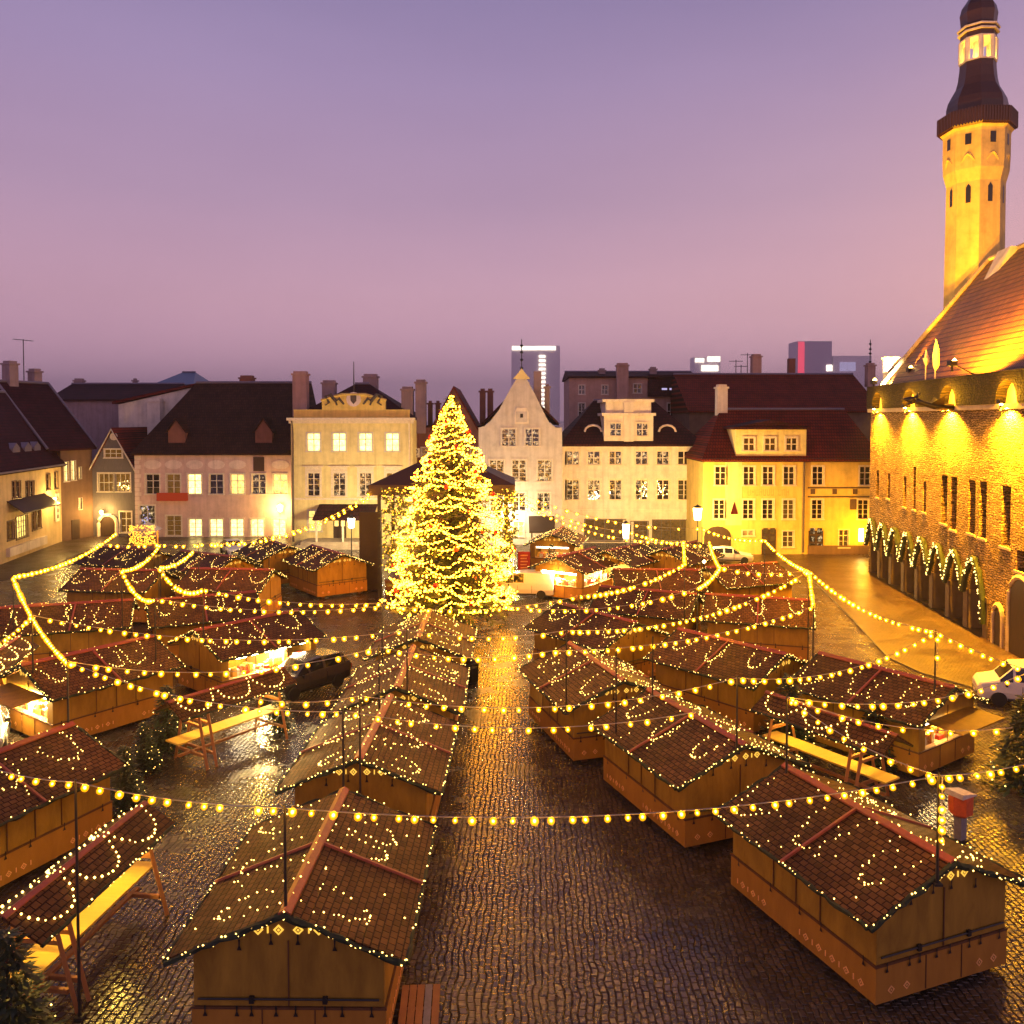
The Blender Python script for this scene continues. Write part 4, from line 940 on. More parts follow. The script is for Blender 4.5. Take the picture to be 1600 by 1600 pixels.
for py, w in ((84, 60), (48, 60), (37, 66), (30, 68)): m = MB(); m.lathe([(tr(w), tz(py+1.5)), (tr(w), tz(py-1))], 8, tcx, ph); b.part('lantern_cornice', m, M['whitew'], parent=tw)
m = MB()
for k in range(8):
    a = ph+k*math.pi/4; x, y = tcx[0]+tr(54)*math.cos(a), tcx[1]+tr(54)*math.sin(a); m = MB(); m.lathe([(.2, tz(83)), (.2, tz(49))], 6, (x, y)); b.part('lantern_column', m, M['whitew'], parent=tw)
m = MB(); m.lathe([(tr(16), tz(84)), (tr(16), tz(49))], 8, tcx, ph); b.part('lantern_core', m, M['whitew'], parent=tw)
m = MB(); m.lathe([(tr(57), tz(46)), (tr(57), tz(38)), (tr(62), tz(30)), (tr(56), tz(24)), (tr(58), tz(14)), (tr(60), tz(6)), (tr(54), tz(-6)), (tr(34), tz(-20)), (tr(16), tz(-40)), (.1, tz(-110))], 8, tcx, ph); b.part('onion_spire', m, M['spire'], parent=tw)
for k in range(3):
    lamp('lantern_light', 'POINT', (tcx[0]+1.0*math.cos(k*2.1+3.3), tcx[1]+1.0*math.sin(k*2.1+3.3), tz(76)), 160, WARM, tw, .1)
# floodlights
def flood(pos, d, energy, cone, label, color=SODIUM, size=.22, br=None):
    t = thing('floodlight', label, 'floodlight', pos); m = MB(); m.box(-size, size, -size, size, -size*.7, size*.7); m.box(-.05, .05, -.05, .05, -.5, -size*.7); m.build('housing', M['iron'], t)
    if br is not None: m = MB(); m.tube([(0, 0, 0), tuple(br)], .045, 6); m.build('bracket', M['iron'], t)
    dv = Vector(d).normalized(); c = dv*(size*1.05)
    m = MB(); m.octa(c, size*.8); m.build('lens', M['spot_face'], t)
    l = lamp('floodlight_beam', 'SPOT', c+dv*size*1.1, energy, color, t, .15, cone=R(cone)); aim(l, d)
    return t
mw = Matrix.Translation(b.t.location) @ Matrix.Rotation(b.t.rotation_euler.z, 4, 'Z')
def thw(u, v, z): return mw @ Vector((u, v, z))
vdir = (mw.to_3x3() @ Vector((0, 1, 0)))
nms = ['first floodlight from the tower end on the town hall cornice', 'second floodlight from the tower end on the town hall cornice', 'third floodlight from the tower end, beside the gargoyle on the cornice', 'fourth and nearest visible floodlight on the town hall cornice']
for i, c in enumerate(PAR):
    E = [26000, 40000, 46000, 56000][i]
    flood(thw(c, -.55, zp0+.12), (vdir*.16+Vector((0, 0, -1))), E, 140, nms[i], size=.16, br=vdir*.3)
    ob = lamp('recess_uplight', 'POINT', thw(c, -.62, zp0+.35), [700, 1100, 1200, 1600][i], SODIUM, None, .12)
    ob.parent = b.t; ob.location = (c, -.5, zp0+.6)
m = MB(); 
flood(thw(PAR[-1]+5, -.55, zp0+.12), (vdir*.16+Vector((0, 0, -1))), 40000, 140, 'floodlight on the town hall cornice at the right picture edge', br=vdir*.3)
ru, rz = b.at(1530, 580, .3); flood(thw(ru, -1.3, ztop+.7), (vdir*.85+Vector((0.0, .25, .8))), 42000, 165, 'single floodlight on the parapet lighting the tiled roof', color=(1, .42, .006), br=vdir*1.4+Vector((0, 0, -.75)))
# tower flood stands on the eaves, aimed up at the shaft
for k, (off, e) in enumerate((((-8.5, -9, 0), 60000), ((-2.5, -12, 0), 30000))):
    src = Vector((TX+off[0], TY+off[1], tz(520)+.5)); dst = Vector((TX, TY, tz(270)))
    src = thw(.15, .15, ztop+.38) if k == 0 else thw(4.2, 1.7, ztop+1.2)
    flood(src, dst-src, e*.62, 50, ['floodlight on the far eaves corner aimed up the tower shaft', 'floodlight low on the tiled roof aimed up the tower'][k], color=(1, .41, .006))
# lit white chimney
cu, cz = b.at(1391, 605, .3)
p = thw(.25, .25, ztop); t = thing('chimney_stack', 'white floodlit square chimney on the far corner of the town hall', 'chimney', D(1391, 604, 73.5).xy.to_3d()+Vector((0, 0, ztop-.3)))
hh = D(1391, 561, 73.5).z-(ztop-.3); m = MB(); m.box(-.46, .46, -.46, .46, 0, hh); m.box(-.56, .56, -.56, .56, hh, hh+.15); m.build('shaft', M['whitew'], t)
o = lamp('chimney_flood', 'SPOT', (-1.5, -3.0, .3), 14000, (1, .74, .34), t, .1, cone=R(60)); aim(o, (1.5, 3.0, hh*.5))
m = MB().box(-1.7, -1.3, -3.15, -2.85, 0, .25); m.build('lamp_box', M['iron'], t)
# flags
for i, (px, y0, y1, yb) in enumerate(((1446, 538, 563, 596), (1461, 521, 570, 592))):
    base = D(px, yb, 60.0); u, z = b.at(px, yb, -.2); base = thw(u, -.2, z-.4); z1 = b.z(px, y0, -.2)
    t = thing('flagpole', ['shorter pole with a furled pale flag on the town hall parapet', 'taller pole with a long furled pale flag on the town hall parapet'][i], 'flagpole', base)
    h = z1-z; m = MB(); m.tube([(0, 0, 0), (0, 0, h)], .04, 6); m.build('pole', M['w_cream'], t)
    zb = b.z(px, y1, -.2)-z; m = MB(); m.tube([(0, -.05, h-.05), (.02, -.06, h*.8), (0, -.05, (h+zb)/2), (.03, -.06, zb+.3), (0, -.05, zb)], [.03, .16, .22, .2, .05], 7); m.build('flag', M['flag'], t)
# dragon gargoyle
u, z = b.at(1490, 632, -.2); base = thw(u, -.2, zs_+.2); out = -vdir
t = thing('gargoyle', 'dark dragon-headed gargoyle water spout jutting from the town hall cornice', 'gargoyle', base, math.atan2(out.y, out.x))
m = MB(); m.tube([(0, 0, 0), (1.2, 0, .05), (2.0, 0, .3), (2.4, 0, .45)], [.22, .2, .18, .22], 7); m.tube([(2.4, 0, .5), (2.8, 0, .5), (3.1, 0, .55)], [.25, .2, .06], 6); m.tube([(2.4, 0, .35), (2.9, 0, .2)], [.12, .03], 5)
m.build('body', M['iron'], t, smooth=True)
m = MB(); 
for sy in (-1, 1): m.tube([(2.3, sy*.1, .6), (2.1, sy*.2, 1.0)], [.07, .02], 5); m.add([(.6, sy*.15, .15), (1.5, sy*.15, .2), (.9, sy*.9, .7), (.85, sy*.85, .66)], [(0, 1, 2), (0, 3, 1), (0, 2, 3), (1, 3, 2)])
m.build('wings_and_horns', M['iron'], t)
# garlands on the arcade arches
gnames = ['farthest', 'second', 'third', 'fourth', 'fifth', 'sixth', 'seventh', 'nearest']
for i, c in enumerate(ARC):
    t = thing('arch_garland', f'dark green lit garland over the {gnames[i]} arch of the town hall arcade' if i in (0, 7) else f'dark green lit garland over the {gnames[i]} arcade arch counted from the yellow house', 'garland', thw(c, 0, 0), b.t.rotation_euler.z, 'lit garlands on the town hall arches')
    pth = []
    for k in range(17):
        x = -sp/2*.98+sp*.98*k/16; tt = min(1, abs(x)/(sp/2)); zz = (zsp-.25)+(zpk+.25-zsp+.25)*(1-tt**1.7); pth.append((x, -.22, zz))
    if i == 7: pth.append((sp/2, -.22, zsp-1.6))
    m = MB(); m.tube(pth, .16, 7, jit=.45); m.build('greenery', M['garland'], t)
    m = MB()
    for k in range(42):
        f = random.random()*(len(pth)-1); q = int(f); a, c2 = Vector(pth[q]), Vector(pth[min(q+1, len(pth)-1)]); p = a.lerp(c2, f-q); m.octa((p.x+random.uniform(-.1, .1), p.y-.17, p.z+random.uniform(-.15, .15)), .042)
    o = m.build('fairy_lights', M['fairy'], t, fix=False); o['kind'] = 'stuff'

# ------------------------------------------------------------------ market stalls
SW, SL = 1.95, 2.6            # half width, half length of a stall's walls
RZ, RK = 3.12, 0.4            # ridge height, roof slope
RW, RL = 2.42, 2.85
def wz(x): return 3.0-RK*abs(x)
def roofz(x): return RZ-RK*abs(x)+.03
def diamond(m, c, r, face, w=.025, th=.012):
    """outlined diamond with a dot, on a wall facing -y/+y/-x/+x"""
    def P(a, z, d):
        if face == '-y': return (c[0]+a, c[1]-d, c[2]+z)
        if face == '+y': return (c[0]+a, c[1]+d, c[2]+z)
        if face == '-x': return (c[0]-d, c[1]+a, c[2]+z)
        return (c[0]+d, c[1]+a, c[2]+z)
    o = [(0, r), (r, 0), (0, -r), (-r, 0)]; q = r-w*1.6; i = [(0, q), (q, 0), (0, -q), (-q, 0)]
    vs = [P(*p, th) for p in o]+[P(*p, th) for p in i]+[P(*p, 0) for p in o]
    fs = [(k, (k+1) % 4, 4+(k+1) % 4, 4+k) for k in range(4)]+[(k, (k+1) % 4, 8+(k+1) % 4, 8+k) for k in range(4)]
    m.add(vs, fs)
    q = r*.3; m.add([P(0, q, th), P(q, 0, th), P(0, -q, th), P(-q, 0, th)], [(0, 1, 2, 3)])
def bar_mark(m, c, face, h=.13):
    a = .014
    if face[1] == 'y': m.box(c[0]-a, c[0]+a, c[1]-.012, c[1]+.012, c[2]-h/2, c[2]+h/2)
    else: m.box(c[0]-.012, c[0]+.012, c[1]-a, c[1]+a, c[2]-h/2, c[2]+h/2)
def fairy_mesh(seed, mode='loops'):
    random.seed(seed); m = MB()
    def put(p, r=.021): m.octa((p[0]+random.uniform(-.02, .02), p[1]+random.uniform(-.02, .02), p[2]+random.uniform(0, .03)), r*random.uniform(.75, 1.2))
    for s in (-1, 1):
        for yc in (-1.95+random.uniform(-.2, .2), random.uniform(-.4, .4), 1.75+random.uniform(-.2, .2)):
            ry, rx = random.uniform(.32, .68), random.uniform(1.2, 1.85); skew = random.uniform(-.35, .35)
            n = 22
            for k in range(n+1):
                t = math.pi*k/n
                if random.random() < .14: continue
                x = .18+rx*math.sin(t)**.8; y = yc+ry*math.cos(t)+skew*math.sin(t)+random.uniform(-.06, .06); x = min(RW-.08, max(.05, x+random.uniform(-.06, .06)))
                put((s*x, y, roofz(x)))
        if random.random() < .8:
            yc = random.uniform(-.3, .3)
            for k in range(12): x = .2+k*.16; put((s*x, yc+.08*math.sin(k), roofz(x)))
        for k in range(14): x = random.uniform(.15, RW-.2); put((s*x, random.uniform(-RL+.2, RL-.2), roofz(x)))
        for k in range(46):       # eaves
            if random.random() < .3: continue
            put((s*(RW+.03), -RL+2*RL*k/45, roofz(RW)-.03+random.uniform(-.08, .05)))
        for e in (-1, 1):
            for k in range(28):   # gable edges
                if random.random() < .2: continue
                x = RW*k/27; put((s*x, e*(RL+.06), roofz(x)-.05+random.uniform(-.1, .06)))
    for k in range(20):
        if random.random() < .4: put((.0, -RL+2*RL*k/19, RZ+.06))
    return m
FAIRY = []
def make_stall(opens=(), lamp_e=0):
    t = thing('market_stall', 'stall', 'market stall')
    # walls
    m = MB(); th = .05
    for s, nme in ((-1, '-x'), (1, '+x')):
        x0, x1 = (-SW, -SW+th) if s < 0 else (SW-th, SW); zt = wz(SW-th)
        if nme in opens:
            m.box(x0, x1, -SL, SL, .15, 1.02); m.box(x0, x1, -SL, SL, 2.0, zt); m.box(x0, x1, -SL, -SL+.35, 1.02, 2.0); m.box(x0, x1, SL-.35, SL, 1.02, 2.0); m.box(x0, x1, -.08, .08, 1.02, 2.0)
        else: m.box(x0, x1, -SL, SL, .15, zt)
    for s, nme in ((-1, '-y'), (1, '+y')):
        y0, y1 = (-SL+.002, -SL+th) if s < 0 else (SL-th, SL-.002); w = SW-th
        if nme in opens:
            m.box(-w, w, y0, y1, .15, 1.02); m.prism([(-w, 2.0), (w, 2.0), (w, wz(w)), (0, wz(0)), (-w, wz(w))], 'y', y0, y1); m.box(-w, -w+.4, y0, y1, 1.02, 2.0); m.box(w-.4, w, y0, y1, 1.02, 2.0)
        else: m.prism([(-w, .15), (w, .15), (w, wz(w)), (0, wz(0)), (-w, wz(w))], 'y', y0, y1)
    m.box(-SW+th, SW-th, -SL+th, SL-th, .15, .2)
    m.build('wall', M['stall_wood'], t)
    m = MB(); e = .035
    for s in (-1, 1):
        a, b_ = (-SW-e, -SW-.001) if s < 0 else (SW+.001, SW+e); m.box(a, b_, -SL-e, SL+e, .17, .98)
        a, b_ = (-SL-e, -SL-.001) if s < 0 else (SL+.001, SL+e); m.box(-SW, SW, a, b_, .17, .98)
    m.build('lower_panel', M['stall_low'], t)
    m = MB(); e2 = .05
    for s in (-1, 1):
        a, b_ = (-SW-e2, -SW-.002) if s < 0 else (SW+.002, SW+e2); m.box(a, b_, -SL-e2, SL+e2, .981, 1.03)
        a, b_ = (-SL-e2, -SL-.002) if s < 0 else (SL+.002, SL+e2); m.box(-SW+.002, SW-.002, a, b_, .982, 1.031)
        for y in (-SL*.33, SL*.33, 0): m.box(s*(SW+.02)-.012, s*(SW+.02)+.012, y-.012, y+.012, 1.04, 2.15)
        m.box(-.012, .012, s*(SL+.02)-.012, s*(SL+.02)+.012, 1.04, 2.4)
        m.box(-.55, -.53, s*(SL+.04)-.012, s*(SL+.04)+.012, .2, .97); m.box(.53, .55, s*(SL+.04)-.012, s*(SL+.04)+.012, .2, .97)
    m.build('batten', M['stall_trim'], t)
    for sx in (-1, 1):
        for y in (-SL+.3, 0, SL-.3): m = MB(); m.box(sx*(SW-.5)-.12, sx*(SW-.5)+.12, y-.15, y+.15, 0, .15); m.build('foot', M['stall_trim'], t)
    # roof
    m = MB(); m.prism([(-RW, RZ-RK*RW), (0, RZ), (RW, RZ-RK*RW), (RW, RZ-RK*RW-.08), (0, RZ-.085), (-RW, RZ-RK*RW-.08)], 'y', -RL, RL); rf = m.build('roof', M['shingle'], t)
    m = MB(); w = .13; m.prism([(-w, RZ-RK*w+.012), (0, RZ+.035), (w, RZ-RK*w+.012), (w, RZ-RK*w+.055), (0, RZ+.085), (-w, RZ-RK*w+.055)], 'y', -RL-.04, RL+.04); m.build('ridge_cap', M['copper'], rf)
    for s in (-1, 1):
        m = MB(); a, b_ = s*.14, s*(RW+.02)
        m.add([(a, -.04, roofz(a)-.02), (b_, -.04, roofz(b_)-.02), (b_, .04, roofz(b_)-.02), (a, .04, roofz(a)-.02), (a, -.03, roofz(a)+.035), (b_, -.03, roofz(b_)+.035), (b_, .03, roofz(b_)+.035), (a, .03, roofz(a)+.035)],
              [(4, 5, 6, 7), (0, 1, 5, 4), (1, 2, 6, 5), (2, 3, 7, 6), (3, 0, 4, 7)]); m.build('roof_rib', M['copper'], rf)
    # iron hooks and locking bars
    m = MB()
    def hook(x, y, z, face):
        if face[1] == 'y':
            d = -.03 if face == '-y' else .03; m.add([(x-.05, y+d, z-.1), (x+.05, y+d, z-.1), (x+.012, y+d*1.2, z), (x-.012, y+d*1.2, z), (x-.02, y+d*1.2, z+.13), (x+.02, y+d*1.2, z+.13)], [(0, 1, 2, 3), (3, 2, 5, 4)])
        else:
            d = -.03 if face == '-x' else .03; m.add([(x+d, y-.05, z-.1), (x+d, y+.05, z-.1), (x+d*1.2, y+.012, z), (x+d*1.2, y-.012, z), (x+d*1.2, y-.02, z+.13), (x+d*1.2, y+.02, z+.13)], [(0, 1, 2, 3), (3, 2, 5, 4)])
    for s, f in ((-1, '-y'), (1, '+y')):
        if f in opens: continue
        for x in (-1.7, -1.05, -.75, -.25, .15, .75, 1.1, 1.7): hook(x, s*(SL+.035), .95, f)
        for x in (-1.0, -.35, .2, .95): hook(x, s*SL, 2.3 if abs(x) > .9 else 2.42, f)
        mb_ = MB(); mb_.tube([(-1.85, s*(SL+.05), 1.2), (1.85, s*(SL+.05), 1.2)], .022, 5)
        for x in (-.75, .75): mb_.box(x-.05, x+.05, s*(SL+.05)-.03, s*(SL+.05)+.03, 1.12, 1.26)
        mb_.build('locking_bar', M['iron'], t)
    for s, f in ((-1, '-x'), (1, '+x')):
        if f in opens: continue
        for y in (-2.3, -.95, -.2, .9, 2.25): hook(s*(SW+.035), y, .97, f)
    m.build('iron_hook', M['iron'], t)
    m = MB()
    for s, f in ((-1, '-y'), (1, '+y')):
        for x in (-1.55, -1.1, 1.1, 1.55): diamond(m, (x, s*(SL+.036), .42), .1, f)
    for s, f in ((-1, '-x'), (1, '+x')):
        for y in (-2.2, -1.75, -1.3, -.85, -.4, 1.2, 1.65, 2.1): diamond(m, (s*(SW+.036), y, .42), .095, f); bar_mark(m, (s*(SW+.04), y+.22, .42), f)
    m.build('painted_pattern', M['orn'], t)
    m = MB()
    for s, f in ((-1, '-y'), (1, '+y')):
        for x, k in ((-.62, 0), (-.42, 1), (-.2, 0), (.2, 0), (.42, 1), (.62, 0)):
            if k: bar_mark(m, (x, s*(SL+.01), 2.62), f)
            else: diamond(m, (x, s*(SL+.002), 2.62), .11, f, w=.03)
    m.build('cutout_pattern', M['orn_lit'], t)
    random.seed(3)
    m = MB()
    z0 = roofz(RW)-.06
    for s in (-1, 1):
        m.tube([(s*(RW+.02), -RL+2*RL*k/30, z0+random.uniform(-.03, .02)) for k in range(31)], .05, 5, jit=.5)
        for e_ in (-1, 1): m.tube([(s*RW*k/13, e_*(RL+.03), roofz(RW*k/13)-.08+random.uniform(-.03, .03)) for k in range(14)], .065, 5, jit=.5)
    m.build('garland', M['garland'], t)
    o = FAIRY[0].build('fairy_lights', M['fairy'], t, fix=False); o['kind'] = 'stuff'
    if opens:
        m = MB(); m.box(-SW+.06, SW-.06, -SL+.06, SL-.06, .2, .24); 
        m.box(-SW+.3, SW-.3, .9, 1.0, .25, 2.1); m.build('inside', M['inside'], t)
        for k, mm in enumerate(('goods1', 'goods2', 'goods3')):
            m = MB(); random.seed(20+k)
            for q in range(16):
                for f in opens:
                    a = random.uniform(-1.3, 1.3); h = random.uniform(.12, .45); w = random.uniform(.06, .16)
                    if f[1] == 'y': y = (-1 if f == '-y' else 1)*(SL-.3-.25*(q % 2)); m.box(a-w, a+w, y-.1, y+.1, 1.03, 1.03+h)
                    else: x = (-1 if f == '-x' else 1)*(SW-.3-.25*(q % 2)); m.box(x-.1, x+.1, a*1.5-w, a*1.5+w, 1.03, 1.03+h)
            o = m.build('goods', M[mm], t); o['kind'] = 'stuff'
        m = MB()
        for f in opens:
            if f[1] == 'y': y = (-1 if f == '-y' else 1)*(SL-.45); m.box(-SW+.3, SW-.3, y-.42, y+.4, .98, 1.03)
            else: x = (-1 if f == '-x' else 1)*(SW-.45); m.box(x-.4, x+.42, -SL+.3, SL-.3, .975, 1.028)
        m.build('counter', M['inside'], t)
        for f in opens:
            m = MB(); sg = -1 if f[0] == '-' else 1
            if f[1] == 'y': c3 = (0, sg*(SL-.12), 1.93); m.box(-1.4, 1.4, c3[1]-.05, c3[1]+.05, 1.88, 1.98)
            else: c3 = (sg*(SW-.12), 0, 1.93); m.box(c3[0]-.05, c3[0]+.05, -2.0, 2.0, 1.88, 1.98)
            o = m.build('lamp_tube', M['lamp_hot'] if lamp_e > 1000 else M['lamp_w'], t)
            lamp('stall_lamp', 'POINT', (c3[0]*.8, c3[1]*.8, 1.75), lamp_e, (1, .62, .18), o, .15)
            lamp('stall_lamp', 'POINT', (c3[0]*1.12, c3[1]*1.12, 1.7), lamp_e*.3, (1, .62, .18), o, .15)
    return t
for sd in (11, 12, 13, 14): FAIRY.append(fairy_mesh(sd))
PROTO = make_stall(); FM = [bpy.data.objects['fairy_lights'].data if False else None]
fairy_data = []
for k, mb in enumerate(FAIRY):
    me = bpy.data.meshes.new('fairy_lights'); me.from_pydata(mb.v, [], mb.f); me.materials.append(M['fairy']); fairy_data.append(me)
SPOTS = []
_first = True
GR = 'wooden market stalls with lit shingle roofs'
def put_stall(label, A, B, proto=None, zr=3.12, half=RL, fixed=None):
    """A: ridge end nearer to us, B: far end, in photo pixels"""
    global _first
    a, b_ = G(*A, zr), G(*B, zr); d = (b_-a); d.z = 0; c = (a+b_)/2
    if fixed == 'A': c = a+d.normalized()*half
    if fixed == 'B': c = b_-d.normalized()*half
    ang = math.atan2(d.y, d.x)-math.pi/2
    if proto is None:
        if _first: t = PROTO; _first = False
        else: t = copy_tree(PROTO)
    else: t = proto
    t.location = (c.x, c.y, 0); t.rotation_euler = (0, 0, ang); t['label'] = label; t['group'] = GR
    for ch in t.children:
        if ch.name.startswith('fairy_lights'): ch.data = fairy_data[len(SPOTS) % len(fairy_data)]
    SPOTS.append((c.x, c.y, ang))
    return t
put_stall('nearest stall of the middle row, its gable end facing us at the bottom edge', (445, 1426), (537, 1235), fixed='A')
put_stall('second stall of the middle row towards the Christmas tree', (560, 1185), (607, 1092), fixed='A')
put_stall('third stall of the middle row, with bright yellow light on its roof', (621, 1070), (645, 1012))
put_stall('last stall of the middle row, right at the foot of the Christmas tree', (652, 997), (672, 952))
put_stall('largest stall at the lower right corner with red ridge, beside the orange litter bin', (1490, 1345), (1235, 1200), fixed='A')
put_stall('second stall up the row from the lower right corner, its gable under the front string', (1164, 1162), (1015, 1077))
put_stall('third stall up the right row, across the aisle from the black bin', (972, 1060), (893, 1006))
put_stall('fourth stall up the right row, its dark roof corner pointing at the aisle', (985, 970), (882, 944))
put_stall('outer right stall with an open flap next to the white van by the street', (1497, 1075), (1277, 1019), proto=make_stall(('-y',), 200))
put_stall('outer right stall next above the flapped one, with a long closed wall', (1199, 1015), (1085, 988))
put_stall('closed stall seen broadside just left of the cobbled gap with yellow-lit gable', (1087, 928), (942, 916))
put_stall('narrow-looking stall under the curved string, behind the broadside stall near the gap', (1087, 890), (964, 889.5))
put_stall('bright open stall with lit goods behind the small white van', (870, 870), (929, 855), proto=make_stall(('-y', '+x'), 1300))
put_stall('closed stall behind the bright open one, its roof covered in light loops', (950, 860), (1005, 848))
put_stall('far stall with plain orange end wall in front of the white saloon car', (1040, 857), (1085, 846))
put_stall('small far hut with a lamp-lit gable in front of the grey stepped-gable house', (862, 835), (874, 826), proto=make_stall(('-y',), 260), fixed='A')
put_stall('stall with bright yellow-lit left gable in front of the white saloon car', (1205, 879), (1112, 886))
put_stall('stall on the right edge of the cobbled gap, below the yellow-gabled one', (1253, 937), (1119, 929))
put_stall('front stall of the pair left of the tree with an orange end wall', (537, 866), (475, 848), fixed='A')
t = put_stall('rear stall of the pair left of the tree, hidden behind its neighbour', (470, 850), (415, 838))
f = SPOTS[-2]; dv = Vector((-math.sin(f[2]), math.cos(f[2]), 0)); c = Vector((f[0], f[1], 0))+dv*5.9+Vector((-1.6, -.6, 0)); t.location = c; t.rotation_euler = (0, 0, f[2]); SPOTS[-1] = (c.x, c.y, f[2])
put_stall('far left stall roof with slanting light strips by the lit kiosk', (162, 854), (236, 859))
put_stall('left stall behind the tall curved string, orange right end wall', (139, 889), (243, 891))
put_stall('far stall in front of the small white car with its gable to the right', (362, 869), (290, 861))
put_stall('left stall with long level ridge and bright ochre right gable, beside the paired stalls', (420, 890), (305, 888))
put_stall('left stall with clustered yellow lights on its roof, in front of the level-ridged one', (243, 937), (388, 925))
put_stall('left stall with blazing open side beside the dark car', (309, 984), (460, 954), proto=make_stall(('+x',), 2600))
put_stall('left stall seen broadside at the foot of the long falling string', (45, 947), (190, 938))
put_stall('stall cut by the left edge, level with the broadside one', (-70, 957), (12, 949))
put_stall('left stall with a flap open at a blinding lamp in its end', (42, 1037), (232, 995), proto=make_stall(('-y',), 4500))
put_stall('big stall at the left edge behind the nearest shelter', (8, 1170), (112, 1131), fixed='B')
# open flaps
for (sx, lab) in ((8, 'raised wooden flap of the outer right stall'), (28, 'raised wooden flap over the blinding lamp')):
    x, y, a = SPOTS[sx]; roots = [o for o in bpy.data.objects if o.name.startswith('market_stall') and abs(o.location.x-x) < 1e-4 and abs(o.location.y-y) < 1e-4]
    m = MB(); m.prism([(-SL-.05, 2.02), (-SL-.05, 2.07), (-SL-1.35, 1.98), (-SL-1.35, 1.93)], 'x', -1.5, 1.5); m.build('flap', M['stall_wood'], roots[0])

# ------------------------------------------------------------------ trestle shelters
def make_shelter():
    t = thing('trestle_shelter', '', 'shelter'); w, zr, ze, L = .88, 2.62, 2.12, 2.7
    m = MB(); m.prism([(-w, ze), (0, zr), (w, ze), (w, ze-.06), (0, zr-.065), (-w, ze-.06)], 'y', -L, L); rf = m.build('roof', M['shingle'], t)
    m = MB(); m.prism([(-.1, zr-.03), (0, zr+.03), (.1, zr-.03), (.1, zr), (0, zr+.06), (-.1, zr)], 'y', -L-.02, L+.02); m.build('ridge_cap', M['copper'], rf)
    for y in (-1.75, -1.35, 2.0):
        for s in (-1, 1):
            m = MB(); m.tube([(s*.42, y, ze+.12), (s*1.0, y, 0)], .065, 4); m.build('leg', M['post'], t)
    for y in (-1.75, -1.35, 2.0):
        m = MB(); m.box(-.62, .62, y-.05, y+.05, 1.5, 1.6); m.build('cross_beam', M['post'], t); m = MB(); m.box(-.8, .8, y-.045, y+.045, .42, .52); m.build('cross_beam', M['post'], t)
    m = MB(); m.box(-.4, .4, -2.55, 2.55, 1.02, 1.08); m.build('table_top', M['board'], t)
    m = MB(); m.box(-.06, .06, -2.3, 2.3, .44, .52); m.build('stretcher', M['post'], t)
    m = MB(); m.box(-.05, .05, -2.0, 2.0, 2.3, 2.36); o = m.build('lamp_tube', M['lamp_y'], t)
    for y in (-1.4, 1.4): lamp('shelter_lamp', 'POINT', (0, y, 2.2), 85, (1, .62, .08), o, .1)
    random.seed(31); m = MB()
    for s in (-1, 1):
        for yc in (-1.7, 0, 1.7):
            for k in range(15):
                tt = math.pi*k/14; x = .06+.72*math.sin(tt); m.octa((s*x, yc+.75*math.cos(tt)+random.uniform(-.05, .05), zr-.57*x+.05), .03*random.uniform(.8, 1.4))
        for k in range(40):
            if random.random() < .6: m.octa((s*(w+.03), -L+2*L*k/39, ze-.03+random.uniform(-.05, .05)), .026)
    o = m.build('fairy_lights', M['fairy'], t, fix=False); o['kind'] = 'stuff'
    m = MB()
    for s in (-1, 1): m.tube([(s*(w+.01), -L+2*L*k/20, ze-.03) for k in range(21)], .045, 5, jit=.5)
    m.build('garland', M['garland'], t)
    return t
SH = make_shelter()
def put_shelter(t, label, A, B):
    a, b_ = G(*A, 2.62), G(*B, 2.62); d = b_-a; c = (a+b_)/2; t.location = (c.x, c.y, 0); t.rotation_euler = (0, 0, math.atan2(d.y, d.x)-math.pi/2); t['label'] = label; t['group'] = 'covered trestle tables between the stalls'
put_shelter(SH, 'nearest covered trestle table, with yellow board, at the lower left corner', (10, 1428), (222, 1257))
put_shelter(copy_tree(SH), 'covered trestle table in front of the dark car on the left', (285, 1090), (425, 1048))
put_shelter(copy_tree(SH), 'covered trestle table among spruces behind the lower right stall', (1352, 1132), (1238, 1094))
put_shelter(copy_tree(SH), 'covered trestle table cut by the left edge beside the falling string', (-45, 1045), (32, 992))

